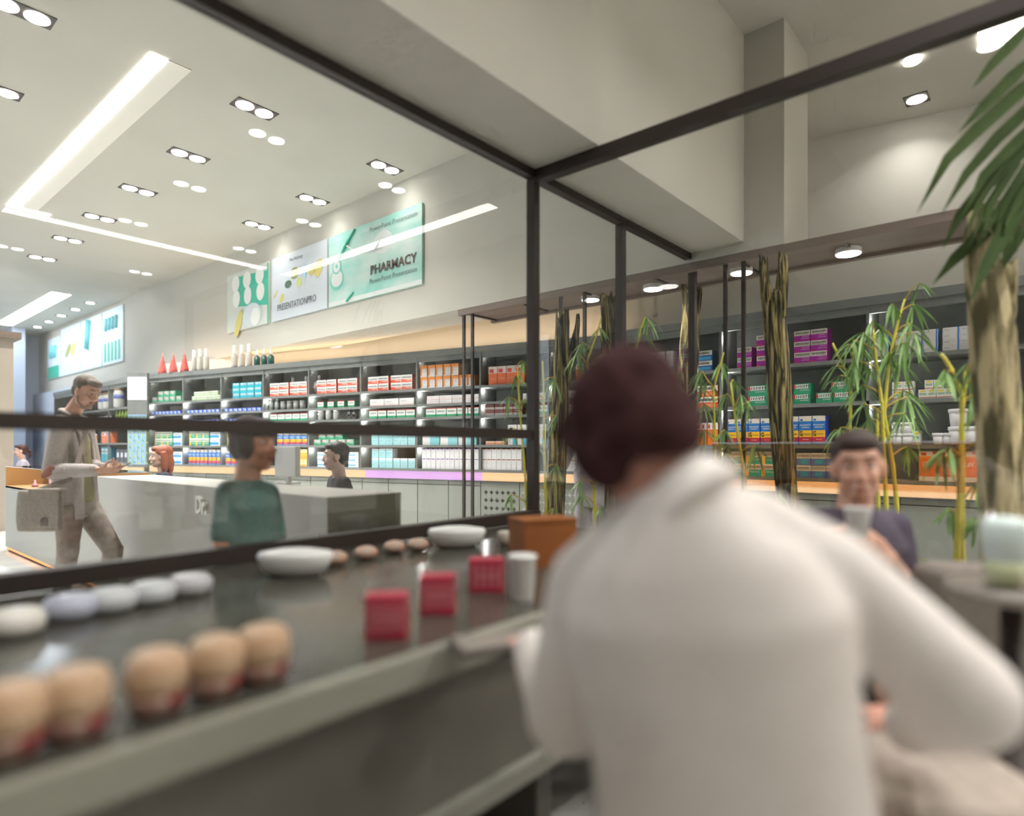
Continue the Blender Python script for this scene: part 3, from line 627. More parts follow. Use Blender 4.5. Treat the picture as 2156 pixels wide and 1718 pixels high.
# ---------------------------------------------------------------- far shelving on the left with bottles
FF = (Vector((4.42, 18.6, 0)), -PI/2)
FU = unit(FF, 'shelving_unit', 'far shelving unit beyond the lit display panel', 5.7, [.01, 1.9, 3.9, 5.65], 2.6, [.96, 1.35, 1.7, 2.05], [(0, 5.7, LED_W)])
def FPx(x): return 18.6 - (ray(x) * (4.45 / ray(x).x)).y
def frow(kd, z, x0, x1, n, desc, where, h=None):
    a, b = FPx(x0), FPx(x1); st = (b - a) / n; me, w, hh, d, cat = KIND[kd]; bx = cat == 'box'
    for k in range(n): place(FF, kd, a + st*(k+.5), z, f'{desc}, {ORD[k+1]} from left, {where}' if n > 1 else f'{desc}, {where}', desc + ' on ' + where, st*.9/w if bx else 1, (h/hh if h else 1), .04)
frow('bigjar',2.05,212,232,2,'big banded glass jar','far shelving top shelf left',1.1); frow('bigjar',2.05,238,262,1,'big banded glass jar','far shelving top shelf beside panel',1.3)
frow('bluebottle',1.7,206,222,3,'blue bottle with white cap','far shelving second shelf'); frow('orangebottle',1.7,223,234,2,'orange bottle with white cap','far shelving second shelf')
frow('greenbottle',1.7,243,268,4,'slim green bottle','far shelving second shelf beside panel')
frow('orangebottle',1.35,190,205,2,'orange bottle with white cap','far shelving third shelf by the customer')
frow('cyan',.96,212,233,3,'tall cyan carton','far shelving lowest shelf',.3)
frow('pinkorange',1.35,212,233,2,'orange photo pack','far shelving third shelf',.25)
frow('charcoal',.96,243,268,3,'charcoal box with white label','far shelving lowest shelf',.26)
for i in range(10):
    cabinet(FF, i*.57, i*.57 + .57, 'grey base cabinet below the far shelving, %s from the panel' % (ORD[10-i] if i < 9 else 'nearest'), grille=False)
mb = B(); mm = []
for me, M in MASS:
    idx = []
    for m_ in me.materials:
        if m_ not in mm: mm.append(m_)
        idx.append(mm.index(m_))
    o_ = len(mb.v); mb.v += [tuple(M @ v.co) for v in me.vertices]
    for p in me.polygons: mb.f.append([i + o_ for i in p.vertices]); mb.m.append(idx[p.material_index]); mb.sm.append(False)
mb.build('medicine_boxes', mm, label='many small medicine boxes filling the leftmost bays of the shelving', cat='boxes', kind='stuff')
q = on_x(289, 943, 4.4)
q = C(289, 943, 11.35)
e = empty('display_panel', (q.x, q.y, 0), 'tall lit display panel with white top and blue garden picture', 'display', rz=TH - PI/2)
B().box((-.18, 0, .9), (.18, .06, 2.6)).build('frame', SHELF, e)
B().box((-.165, -.008, 2.12), (.165, 0, 2.52)).build('screen', mat('panel_glow', 'ffffff', .5, emit=2.2), e)
g = B().box((-.165, -.008, .95), (.165, 0, 1.85), 0)
for i in range(5):
    x = -.15 + .075*i; g.tube([(x, -.014, .96), (x + .02, -.014, 1.84)], .006, 5, 1)
    for j in range(9):
        z = 1.0 + .095*j + .03*(i % 2); g.quad([Vector((x, -.012, z)), Vector((x + .035, -.012, z - .02)), Vector((x + .06, -.012, z - .055)), Vector((x + .02, -.012, z - .03))], 1 + (i + j) % 2)
g.build('garden_picture', [mat('pic_blue', '8db4e6', .5), mat('pic_lime', 'c9d84a', .5), mat('pic_green', '4f9a6a', .5)], e)
# ---------------------------------------------------------------- service desk
e = empty('service_desk', (1.81, 2.78, 0), 'long pale grey service desk with raised letters Dr.', 'desk')
DY = 3.6
B().box((0, .004, .055), (.02, DY, 1.0)).box((0.02, .004, .97), (.47, DY, 1.0)).box((.45, .004, .055), (.47, DY, .97)).build('body', DESKM, e)
B().box((0, 0, .055), (.47, .004, 1.0)).build('end_panel', DESKE, e)
B().box((.03, .02, .0), (.44, DY + 3.3, .055)).build('plinth', GAP, e)
B().box((.012, .0, .02), (.028, DY + 3.3, .053)).build('kick_light', LED_K, e, label='warm light line along the foot')
B().box((0, DY, .055), (.02, DY + 3.3, .79)).box((.45, DY, .055), (.47, DY + 3.3, 1.02)).box((0, DY, .77), (.47, DY + 3.3, .79)).build('low_body', DESKM, e)
B().box((.0, DY, .79), (.45, DY + .03, 1.02)).box((0, DY + 3.27, .79), (.45, DY + 3.3, 1.02)).box((.42, DY + .03, .79), (.449, DY + 3.27, 1.02)).box((.0, DY+.03, .79), (.42, DY + 3.27, .795)).build('display_niche', WOOD, e, label='open wood-lined display niche')
B().box((.0, DY, 1.02), (.47, DY + 3.3, 1.028)).build('glass_top', GLASST, e)
M = Matrix.Translation((-.012, .0, .0)) @ Matrix(((0,0,-1,0),(-1,0,0,0),(0,1,0,0),(0,0,0,1)))
q = on_x(415, 943, 1.80); 
t = B(); t.text('Dr.', .155, Matrix.Translation((-.012, q.y - 2.78, .826)) @ Matrix(((0,0,-1,0),(-1,0,0,0),(0,1,0,0),(0,0,0,1))), 0, ext=.012, align='LEFT', sx=.78, bold=.004)
t.build('raised_letters', mat('letter_ivory', 'e6e2d8', .35), e, label='raised ivory letters Dr.')
# small goods in the niche
for i in range(7):
    b = B(); h = .03 + .02 * (i % 3)
    if i % 2: b.box((-.05, -.04, 0), (.05, .04, h*.5)).cyl((0, 0, h*.5), .015, h, 10)
    else: b.lathe([(.035, 0), (.035, h), (.012, h + .01), (.01, h + .05)], 12)
    y = 6.5 + .42 * i
    b.build('cosmetic_jar', mat(['jar_rose', 'jar_black', 'jar_pink'][i % 3], ['c98a92', '4a4548', 'e0b8bc'][i % 3], .3), loc=(1.96 + .05*(i % 2), y, .795), label='small cosmetic jar in the wood-lined niche, %s from the desk end' % ORD[i+1], cat='jar', group='jars in the display niche')
# monitor on the desk
q = C(571, 1030, 4.3)
e = empty('computer_monitor', (q.x + .12, q.y, 1.0), 'pale grey computer monitor seen from behind on the desk', 'monitor', rz=-PI/2 + .1)
bevel(B().box((-.12, -.02, .05), (.12, .02, .26)).build('screen_housing', mat('monitor_white', 'd9d9d6', .35), e), .006)
B().box((-.02, -.005, 0), (.02, .02, .08)).box((-.07, -.06, 0), (.07, .06, .01)).build('stand', mat('monitor_white', 'd9d9d6', .35), e)
# ---------------------------------------------------------------- figures
def blob(b, name, m, parent, vox=.01, smooth=6, **tags):
    "fuse the closed pieces of b into one continuous surface"
    me = bpy.data.meshes.new(name); me.from_pydata(b.v, [], b.f); me.update()
    t = bpy.data.objects.new('t', me); COL.objects.link(t)
    r = t.modifiers.new('r', 'REMESH'); r.mode = 'VOXEL'; r.voxel_size = vox; r.use_smooth_shade = True
    s = t.modifiers.new('s', 'SMOOTH'); s.iterations = smooth; s.factor = .5
    bpy.context.view_layer.update()
    out = bpy.data.meshes.new_from_object(t.evaluated_get(bpy.context.evaluated_depsgraph_get()))
    bpy.data.objects.remove(t); bpy.data.meshes.remove(me)
    out.name = name; out.materials.clear(); out.materials.append(m)
    for p in out.polygons: p.use_smooth = True
    o = bpy.data.objects.new(name, out); COL.objects.link(o)
    if parent: o.parent = parent; o.matrix_parent_inverse = Matrix.Translation(parent.location).inverted()
    tag(o, **tags); return o
def frame(o, f, u):
    f = Vector(f).normalized(); u = Vector(u); l = u.cross(f).normalized(); u = f.cross(l)
    return Matrix(((f.x, l.x, u.x, o.x), (f.y, l.y, u.y, o.y), (f.z, l.z, u.z, o.z), (0, 0, 0, 1)))
def head(b, H):
    "skull, face, jaw, nose, ears in the head frame H (x forward, y left, z up)"
    E = b.ell
    E((-.012, 0, .032), (.094, .074, .086), H); E((.022, 0, -.018), (.066, .058, .082), H); E((.044, 0, -.082), (.036, .036, .028), H)
    E((.01, .03, -.06), (.05, .03, .04), H); E((.01, -.03, -.06), (.05, .03, .04), H)
    b.cap(H @ Vector((.084, 0, .016)), H @ Vector((.099, 0, -.024)), .007, .012, 10); E((.094, .010, -.03), (.01, .008, .007), H); E((.094, -.010, -.03), (.01, .008, .007), H)
    b.cap(H @ Vector((.072, .036, .036)), H @ Vector((.078, -.036, .036)), .011, .011, 10)
    for s in (1, -1):
        E((.058, .034*s, -.026), (.026, .022, .026), H)
        E((-.004, .074*s, -.006), (.017, .010, .031), H); E((.004, .072*s, -.024), (.010, .009, .012), H)
    E((.086, 0, -.052), (.011, .022, .0055), H); E((.084, 0, -.064), (.011, .019, .006), H)
SKIN = mat('skin_light', 'd9a58a', .5, noise=((18, 18, 18), 'd09a80', .35, .65)); SKIN2 = mat('skin_warm', 'd8a68e', .5); SKINP = mat('skin_pale', 'e3b9a4', .5)
EYE = mat('eye_white', 'e8e4e0', .25); IRIS = mat('iris_dark', '33251f', .25); LIP = mat('lip', 'b5685c', .45); LIPD = mat('mouth_dark', '6e3a36', .5); TEETH = mat('teeth', 'efe9e0', .35)
def face(root, H, hairm, smile=False):
    loc = root.location
    def fin(b, name, m):
        o = b.build(name, m, root); o.matrix_parent_inverse = Matrix.Translation(loc).inverted(); return o
    for s in (1, -1):
        b = B(); b.ell((.0745, .031*s, .012), (.0105, .0145, .0040 if smile else .0058), H, 12, 8); b.ell((.0822, .031*s, .0115), (.0037, .0066, .0042 if smile else .0052), H, 10, 6, 1); fin(b, 'eye', [EYE, IRIS])
        b = B(); b.tube([H @ Vector(p) for p in ((.079, .050*s, .035), (.0875, .034*s, .0405), (.089, .015*s, .0365))], [(.003, .003), (.0045, .004), (.003, .003)], 8); fin(b, 'eyebrow', hairm)
    b = B()
    if smile:
        b.tube([H @ Vector(p) for p in ((0.0715, .029, -.047), (0.0855, .012, -.058), (0.0875, 0, -.060), (0.0855, -.012, -.058), (0.0715, -.029, -.047))], [(.003, .003), (.005, .006), (.005, .0065), (.005, .006), (.003, .003)], 8, 1)
        b.tube([H @ Vector(p) for p in ((0.0735, .028, -.045), (0.0875, .011, -.052), (0.0895, 0, -.053), (0.0875, -.011, -.052), (0.0735, -.028, -.045))], .0028, 8)
        b.tube([H @ Vector(p) for p in ((0.0735, .026, -.050), (0.0875, .010, -.067), (0.0885, 0, -.068), (0.0875, -.010, -.067), (0.0735, -.026, -.050))], .0032, 8)
    else:
        b.tube([H @ Vector(p) for p in ((.086, .022, -.055), (.0945, .008, -.0535), (.0955, 0, -.0545), (.0945, -.008, -.0535), (.086, -.022, -.055))], .0034, 8)
        b.tube([H @ Vector(p) for p in ((.086, .020, -.059), (.0935, .008, -.0625), (.094, 0, -.063), (.0935, -.008, -.0625), (.086, -.020, -.059))], .0036, 8)
    fin(b, 'mouth', [LIP, TEETH])
def hand(b, W, d, n, side=1, curl=.5, spread=.1, L=1.0, thumb=.7):
    "hand from wrist W along d, palm normal n (towards the held thing), side=+1 thumb on d x n"
    d = Vector(d).normalized(); n = Vector(n); n = (n - n.dot(d) * d).normalized(); w = d.cross(n) * side
    b.tube([W - d*.02, W + d*.015, W + d*.05, W + d*.085], [(.026, .019), (.032, .017), (.040, .014), (.036, .012)], 12, side=w)
    for k, (o, ln) in enumerate(((.028, .074), (.0095, .083), (-.0095, .077), (-.028, .060))):
        p = W + d*(.084 - .004*abs(k-1)) + w*o; q = p; pts = [p - d*.02, p]; a = 0; ln *= L
        for seg, fr in enumerate((.45, .3, .25)):
            a += curl * (.55, .75, .5)[seg]
            dd = d*math.cos(a) + n*math.sin(a) + w*(o*spread*6)*math.cos(a)
            q = q + dd.normalized()*ln*fr; pts.append(q)
        b.tube(pts, [.0088, .0092, .0085, .0078, .0062], 9, side=w)
        b.ell((0, 0, 0), (.0066, .0066, .0066), Matrix.Translation(q), 8, 6)
    p = W + d*.022 + w*.028; t1 = p + (d*.7 + w*.75 + n*.25).normalized()*.036; t2 = t1 + (d*(1.2 - thumb) + w*.15 + n*thumb).normalized()*.030; t3 = t2 + (d*.9 - w*.2 + n*thumb*.8).normalized()*.024
    b.tube([p - w*.02, p, t1, t2, t3], [.014, .0135, .0115, .0100, .0078], 9); b.ell((0, 0, 0), (.0078, .0078, .0078), Matrix.Translation(t3), 8, 6)
def skin_body(b, J):
    side = (J['shL'] - J['shR']).normalized()
    mid = (J['hipL'] + J['hipR']) / 2; nk = J['neck']
    b.tube([mid - Vector((0, 0, .04)), mid, mid.lerp(nk, .3), mid.lerp(nk, .62), mid.lerp(nk, .86), mid.lerp(nk, .97)],
           [(.12, .08), (.145, .095), (.125, .085), (.145, .095), (.14, .075), (.06, .055)], 18, side=side)
    b.cap(nk - (J['headc'] - nk)*.3, J['headc'] - J['H'].to_3x3() @ Vector((.012, 0, .03)), .056, .053)
    for s in 'LR':
        if 'el'+s in J:
            b.cap(J['sh'+s], J['el'+s], .047, .037); b.cap(J['el'+s], J['wr'+s], .038, .026)
        if 'kn'+s in J:
            b.cap(J['hip'+s], J['kn'+s], .078, .052); b.cap(J['kn'+s], J['an'+s], .053, .036)
def top_cloth(b, J, w=1.0, slv=1.0, hem=.0, thick=1.0, open_=0):
    "shirt: torso loft and sleeves; slv = share of the forearm covered (0 = short sleeve)"
    side = (J['shL'] - J['shR']).normalized(); mid = (J['hipL'] + J['hipR']) / 2; nk = J['neck']; up = (nk - mid).normalized()
    hw = (J['shL'] - J['shR']).length / 2
    b.tube([mid - up*hem - up*.015, mid - up*hem, mid.lerp(nk, .12), mid.lerp(nk, .4), mid.lerp(nk, .68), mid.lerp(nk, .86), mid.lerp(nk, .95), mid.lerp(nk, 1.0)],
           [(.150*w, .105*thick), (.172*w, .118*thick), (.165*w, .118*thick), (.155*w, .112*thick), (.172*w, .120*thick), (min(.165*w, hw*.95), .098*thick), (.1*w, .078*thick), (.062, .060)], 24, side=side)
    for s in 'LR':
        if 'el'+s in J:
            b.cap(J['neck'].lerp(J['sh'+s], .45) - up*.02, J['sh'+s], .05*thick, .062*thick)
            if slv <= 0:
                b.cap(J['sh'+s], J['sh'+s].lerp(J['el'+s], .72), .062*thick, .056*thick)
            else:
                b.cap(J['sh'+s], J['el'+s], .064*thick, .053*thick); b.cap(J['el'+s], J['el'+s].lerp(J['wr'+s], slv), .053*thick, .040*thick)
def trousers(b, J, leg=1.0, loose=1.0):
    mid = (J['hipL'] + J['hipR']) / 2; side = (J['hipL'] - J['hipR']).normalized(); up = (J['neck'] - mid).normalized()
    b.tube([mid - up*.07, mid - up*.02, mid + up*.06, mid + up*.1], [(.13, .095), (.165, .118), (.158, .112), (.145, .1)], 20, side=side)
    for s in 'LR':
        k, a = J['kn'+s], J['an'+s]
        b.tube([J['hip'+s] + up*.02, J['hip'+s], J['hip'+s].lerp(k, .35), J['hip'+s].lerp(k, .8), k, k.lerp(a, .15), k.lerp(a, .5), k.lerp(a, .85), a],
               [.08*loose, .1*loose, .092*loose, .076*loose, .074*loose, .07*loose, .064*loose, .058*loose, .056*loose], 16, side=side)
def shoe(root, an, d, m):
    d = Vector((d.x, d.y, 0)).normalized(); b = B(); z = Vector((an.x, an.y, max(0.0, an.z - .085)))
    F_ = frame(z, d, UP)
    b.tube([F_ @ Vector(p) for p in ((-.08, 0, .035), (-.05, 0, .04), (.05, 0, .038), (.13, 0, .03), (.185, 0, .024))], [(.03, .033), (.036, .04), (.04, .036), (.045, .028), (.02, .016)], 14, side=F_.to_3x3() @ Vector((0, 1, 0)))
    b.cap(F_ @ Vector((-.02, 0, .05)), F_ @ Vector((-.015, 0, .1)), .042, .04)
    return blob(b, 'shoe', m, root, .008, 3)
def short_hair(b, H, g=1.0):
    E = b.ell
    E((-.024, 0, .050), (.094*g, .082*g, .080*g), H); E((-.050, 0, -.002), (.060*g, .074*g, .072*g), H); E((.035, 0, .083), (.052*g, .058*g, .032*g), H)
def person(label, J, skin, hairm, hair=short_hair, cat='person', vox=.007, extra=None, smile=False, base=None, group=None, hv=.007, facing=True):
    mid = base if base is not None else Vector((J['hipL'].x, J['hipL'].y, 0))
    root = empty('person', mid, label, cat, group=group)
    J['H'] = H = frame(J['headc'], J['hf'], J['hu'])
    b = B(); head(b, H); skin_body(b, J)
    if extra: extra(b)
    blob(b, 'body', skin, root, vox, 3)
    if hair: 
        h = B(); hair(h, H); blob(h, 'hair', hairm, root, hv, 3)
    if facing: face(root, H, hairm, smile)
    bpy.context.view_layer.update()
    return root, H
# --- customer with the phone -------------------------------------------------
def cloth(name, c, c2, sc=60, bump=.15, rough=.9): return mat(name, c, rough, noise=((sc, sc, sc), c2, .35, .65), bump=bump)
DM = 4.75
def m(x, y, a=0): return C(x, y, DM + a)
J = dict(shR=m(128, 898, -.16), elR=m(108, 992, -.22), wrR=m(205, 990, -.26), shL=m(176, 893, .17), elL=m(196, 985, .2), wrL=m(216, 986, .0),
         neck=m(150, 872, .02), headc=m(182, 826, 0), hf=RT*.90 - FW*.25 - UP*.36, hu=UP + RT*.32,
         hipR=m(146, 1068, -.09), hipL=m(180, 1066, .10), knR=m(143, 1160, -.14), anR=m(128, 1262, .0), knL=m(238, 1158, .02), anL=m(226, 1268, .12))
def hands_m(b):
    hand(b, J['wrR'] + RT*.02, RT*1 - UP*.05 + FW*.25, FW*.5 + UP*.65, 1, .75, thumb=.9)
    hand(b, J['wrL'] + RT*.02, RT*1 - FW*.35 + UP*.0, UP*.55 - FW*.5, -1, .8, thumb=.9)
MH = mat('hair_ash_brown', '6b5a4c', .7, noise=((60, 60, 60), '54463b', .3, .7), bump=.3)
def man_hair(b, H):
    E = b.ell
    E((-.026, 0, .052), (.094, .080, .078), H); E((-.056, 0, .0), (.052, .070, .066), H); E((.040, 0, .088), (.056, .055, .030), H); E((-.015, .066, .02), (.03, .012, .05), H); E((-.015, -.066, .02), (.03, .012, .05), H)
MAN, H = person('bearded man in grey blazer and olive shirt looking down at a phone', J, SKIN, MH, man_hair, vox=.0048, extra=hands_m, base=m(170, 1292) * 1, hv=.005)
b = B()
for s in (1, -1): b.tube([H @ Vector(p) for p in ((.0, .064*s, -.03), (.012, .058*s, -.07), (.045, .04*s, -.10), (.068, .018*s, -.108))], [(.006, .012), (.008, .018), (.008, .018), (.008, .014)], 8)
b.ell((.070, 0, -.088), (.018, .026, .022), H)
STUB = mat('stubble', 'b08a74', .8, noise=((160, 160, 160), '947460', .35, .65)); blob(b, 'beard', STUB, MAN, .004, 2)
JK = cloth('blazer_grey', 'c6bcb8', 'b8aeaa'); JKD = cloth('lining_dark', '6d6664', '5f5856'); OLV = cloth('shirt_olive', 'a29a70', '968e66', 40); JEAN = cloth('jeans_grey', 'ad9f95', '94877d', 14, .3)
b = B()
sd = (J['shL'] - J['shR']).normalized()
nk = J['neck']; mid = (J['hipL'] + J['hipR'])/2
b.tube([mid + UP*.015, mid + UP*.03, mid.lerp(nk, .35), mid.lerp(nk, .7), mid.lerp(nk, .9), nk], [(.135, .1), (.15, .112), (.14, .108), (.15, .112), (.12, .08), (.07, .065)], 22, side=sd)
b.tube([nk - UP*.02, nk + RT*.01 + UP*.01], [(.078, .07), (.068, .062)], 16, side=sd)
blob(b, 'shirt', OLV, MAN, .009, 3)
# blazer: shell open towards the front (RT side)
def jacket():
    b = B(); f = (RT - FW*.15).normalized()
    side = sd
    back = lambda t, w, dpt, off: (mid.lerp(nk, t) - f*off)
    b.tube([mid - UP*.075, mid - UP*.06, mid.lerp(nk, .15), mid.lerp(nk, .45), mid.lerp(nk, .75), mid.lerp(nk, .92), mid.lerp(nk, 1.0)],
           [(.195, .115), (.20, .122), (.185, .12), (.165, .115), (.178, .118), (.15, .095), (.085, .07)], 24, side=side)
    return b
b = jacket(); v0 = []
off = -(RT - FW*.15).normalized() * .028
b.v = [tuple(Vector(v) + off) for v in b.v]
for s in 'LR':
    b.cap(nk.lerp(J['sh'+s], .4) - UP*.02, J['sh'+s], .055, .066); b.cap(J['sh'+s], J['el'+s], .068, .060); b.cap(J['el'+s], J['el'+s].lerp(J['wr'+s], .9), .060, .046)
# front panels, each side of the shirt
fdir = (RT - FW*.15).normalized()
for s in (1, -1):
    q = sd * s
    b.tube([mid - UP*.07 + fdir*.085 + q*.12, mid.lerp(nk, .3) + fdir*.088 + q*.105, mid.lerp(nk, .6) + fdir*.09 + q*.10, mid.lerp(nk, .85) + fdir*.06 + q*.085], [(.045, .03), (.042, .028), (.035, .026), (.03, .025)], 12, side=q)
blob(b, 'blazer', JK, MAN, .009, 4)
b = B()   # collar and lapels
for s in (1, -1):
    q = sd * s
    b.tube([nk - fdir*.075 + UP*.035 + q*.0, nk - fdir*.04 + UP*.03 + q*.065, nk + fdir*.03 + q*.075, mid.lerp(nk, .78) + fdir*.108 + q*.075, mid.lerp(nk, .5) + fdir*.122 + q*.07], [(.028, .014), (.03, .014), (.028, .013), (.028, .010), (.012, .008)], 10, side=q)
blob(b, 'collar', cloth('collar_taupe', '9a8f88', '8b807a'), MAN, .006, 3)
p = J['elR']; pd = -FW
b = B(); n_ = (J['elR'] - J['shR']).normalized(); b.ell((0, 0, 0), (.008, .030, .062), frame(p + (-FW*.058 + RT*.02 - UP*.004), -FW, n_ + RT*-.9), 14, 10)
o = b.build('elbow_patch', mat('leather_russet', 'b06c5a', .6), MAN); o.matrix_parent_inverse = Matrix.Translation(MAN.location).inverted()
b = B(); trousers(b, J, loose=.98); blob(b, 'jeans', JEAN, MAN, .009, 4)
for s in 'LR': shoe(MAN, J['an'+s], RT - FW*.2, mat('shoe_brown', '5d4a3c', .5))
# bag and strap, phone: things of their own
b = B(); BC = m(84, 1075, -.34); bf = frame(BC, -FW + RT*.1, UP)
def bagbox(b, w, h, d, tilt=0):
    pts = []
    for z in (-h, -h*.96, -h*.5, 0, h*.5, h*.92, h): pts.append(bf @ Vector((0, 0, z)))
    b.tube(pts, [(w*.86, d*.7), (w*.96, d*.95), (w, d), (w, d), (w*.97, d*.95), (w*.93, d*.8), (w*.86, d*.5)], 28, side=bf.to_3x3() @ Vector((0, 1, 0)))
BAG = cloth('bag_canvas', 'b5ab9f', 'a59b90', 50, .25)
root = empty('messenger_bag', BC, 'taupe canvas messenger bag hanging at the hip of the man with the phone', 'bag')
bagbox(b, .155, .145, .05); blob(b, 'pouch', BAG, root, .008, 3)
b = B()
for k in range(1): 
    b.box((.046, -.04, -.115), (.062, .155, .15)); b.box((-.05, -.04, .135), (.062, .155, .155))
b.v = [tuple(bf @ Vector(v)) for v in b.v]; o = blob(b, 'flap', BAG, root, .007, 3)
b = B().box((.064, .045, -.1), (.069, .09, -.05)); b.v = [tuple(bf @ Vector(v)) for v in b.v]
o = b.build('stitched_tab', mat('bag_tab', '7a7166', .8), root); o.matrix_parent_inverse = Matrix.Translation(BC).inverted()
b = B()
b.tube([bf @ Vector((0, -.14, .10)), m(146, 1010, -.27), m(163, 975, -.19), m(176, 930, -.10), m(183, 895, .02), m(172, 876, .14), m(150, 884, .2)], [(.022, .004)]*7, 8, side=RT)
o = b.build('shoulder_strap', mat('strap_brown', '8a7c72', .8), root); o.matrix_parent_inverse = Matrix.Translation(BC).inverted()
pc = m(252, 985, -.17)
PF = frame(pc, (RT*.92 + UP*.38 - FW*.05).normalized(), (UP*.92 - RT*.38 - FW*.3))
ph = empty('smartphone', pc, 'dark smartphone held by the man in the grey blazer', 'phone')
b = B().box((-.072, -.036, -.004), (.072, .036, .004)); b.v = [tuple(PF @ Vector(v)) for v in b.v]
o = b.build('case', mat('phone_dark', '3a3835', .3), ph); o.matrix_parent_inverse = Matrix.Translation(pc).inverted()
b = B().box((-.066, -.032, .0042), (.066, .032, .0052)); b.v = [tuple(PF @ Vector(v)) for v in b.v]
o = b.build('screen', mat('phone_screen', 'aeb6bd', .1), ph); o.matrix_parent_inverse = Matrix.Translation(pc).inverted()
# --- generic clerk -----------------------------------------------------------
def clerk(label, px, hy, d, f, skin, hairm, hairf, shirt, seated=True, smile=True, scale=1.0, long_sleeve=True, coat=None, group=None, legs=None, look=None):
    "px,hy: photo position of the head centre at depth d; f facing direction"
    hc = C(px, hy, d); f = Vector(f).normalized(); l = UP.cross(f)
    S = scale; nk = hc - UP*.165*S - f*.03; 
    J = dict(headc=hc, hf=look or f, hu=UP, neck=nk, shL=nk + l*.19*S - UP*.045*S, shR=nk - l*.19*S - UP*.045*S)
    if seated:
        J.update(elL=J['shL'] - UP*.27 + f*.05 + l*.03, elR=J['shR'] - UP*.27 + f*.05 - l*.03); J.update(wrL=J['elL'] + f*.24 - UP*.02 - l*.05, wrR=J['elR'] + f*.24 - UP*.02 + l*.05)
        hz = nk.z - .53*S; hp = Vector((nk.x, nk.y, hz)) - f*.03
        J.update(hipL=hp + l*.09, hipR=hp - l*.09); J.update(knL=J['hipL'] + f*.42, knR=J['hipR'] + f*.42)
        J.update(anL=Vector((J['knL'].x, J['knL'].y, .09)), anR=Vector((J['knR'].x, J['knR'].y, .09)))
    else:
        J.update(elL=J['shL'] - UP*.29 + l*.04, elR=J['shR'] - UP*.29 - l*.04); J.update(wrL=J['elL'] + f*.15 - UP*.2, wrR=J['elR'] + f*.15 - UP*.2)
        hp = Vector((nk.x, nk.y, nk.z - .55*S)); J.update(hipL=hp + l*.09, hipR=hp - l*.09)
        J.update(knL=hp + l*.1 - UP*.43*S, knR=hp - l*.1 - UP*.43*S + f*.04); J.update(anL=Vector((J['knL'].x, J['knL'].y, .09)), anR=Vector((J['knR'].x, J['knR'].y, .09)))
    def ex(b):
        for s, t in (('L', -1), ('R', 1)): hand(b, J['wr'+s], (J['wr'+s] - J['el'+s]), -UP if seated else (l if s == 'R' else -l), t, .35)
    root, H = person(label, J, skin, hairm, hairf, vox=.007, extra=ex, smile=smile, group=group)
    b = B(); top_cloth(b, J, slv=.9 if long_sleeve else 0, hem=.32 if coat else .02); blob(b, 'coat' if coat else 'shirt', shirt, root, .011, 4)
    b = B(); trousers(b, J); blob(b, 'trousers', legs or cloth('trouser_dark', '3f3d44', '37353b'), root, .012, 4)
    for s in 'LR': shoe(root, J['an'+s], f, mat('shoe_black', '2a2828', .5))
    return root, J, H
def long_hair(b, H):
    short_hair(b, H, 1.03)
    for s in (1, -1):
        b.tube([H @ Vector(p) for p in ((-.02, .07*s, .05), (-.03, .082*s, -.03), (-.03, .085*s, -.11), (-.02, .085*s, -.19))], [.03, .034, .034, .018], 10)
    b.tube([H @ Vector(p) for p in ((-.07, 0, .03), (-.085, 0, -.06), (-.08, 0, -.14), (-.06, 0, -.22))], [(.06, .04), (.075, .045), (.08, .04), (.04, .02)], 14, side=H.to_3x3() @ Vector((0, 1, 0)))
def pony(b, H):
    short_hair(b, H, 1.0); b.tube([H @ Vector(p) for p in ((-.1, 0, .03), (-.15, 0, .0), (-.15, 0, -.07), (-.13, 0, -.13))], [.02, .03, .028, .01], 10)
def chair(p, f, lab):
    f = Vector((f[0], f[1], 0)).normalized(); e = empty('office_chair', Vector((p.x, p.y, 0)), lab, 'chair', rz=math.atan2(f.y, f.x), group='office chairs behind the desk')
    cm = mat('chair_black', '2e2e31', .7)
    bevel(B().box((-.22, -.22, .38), (.22, .22, .44)).build('seat', cm, e), .02); bevel(B().box((-.27, -.19, .5), (-.23, .19, .88)).build('backrest', cm, e), .015)
    B().cyl((0, 0, .06), .025, .32, 12).build('column', FRAME, e)
    for k in range(5):
        a = 2*PI*k/5; B().tube([(0, 0, .09), (.26*math.cos(a), .26*math.sin(a), .05)], [.02, .014], 8).build('leg', FRAME, e)
RH = mat('hair_auburn', 'a4502c', .6, noise=((50, 50, 50), '7c3a20', .3, .7)); BK = mat('hair_black', '1f1a1c', .5); DB = mat('hair_dark_brown', '4a2f2b', .6)
NAVY = cloth('shirt_navy', '39384a', '302f40'); BLK = cloth('shirt_charcoal', '2f2b36', '26232c')
r_, Jc, H_ = clerk('smiling woman with long auburn hair and navy top behind the service desk', 338, 962, 6.6, -RT*.8 - FW*.5, SKINP, RH, long_hair, NAVY)
r_, Jc, H_ = clerk('smiling man with short black hair and dark top behind the service desk', 706, 962, 5.15, -RT*.85 - FW*.4, mat('skin_fair', 'dcbcae', .5), BK, short_hair, BLK)
r_, Jc, H_ = clerk('small distant woman with brown ponytail in pale top at the far left', 43, 950, 11.6, -RT*.7 - FW*.6, SKINP, DB, pony, cloth('top_pale', 'c3bcc8', 'b5aebb'))
# pharmacist by the corner shelving
wc = cloth('coat_white', 'd9d2da', 'cec6d0', 25); 
r_, Jc, H_ = clerk('pharmacist in a long white coat turned to the corner shelving between the trunks', 1246, 826, 5.75, FW*.8 - RT*.3, SKINP, mat('hair_mauve', '8a6066', .6), short_hair, wc, seated=False, smile=False, coat=True, legs=cloth('trouser_pale', 'c9c2cc', 'bdb6c0'))
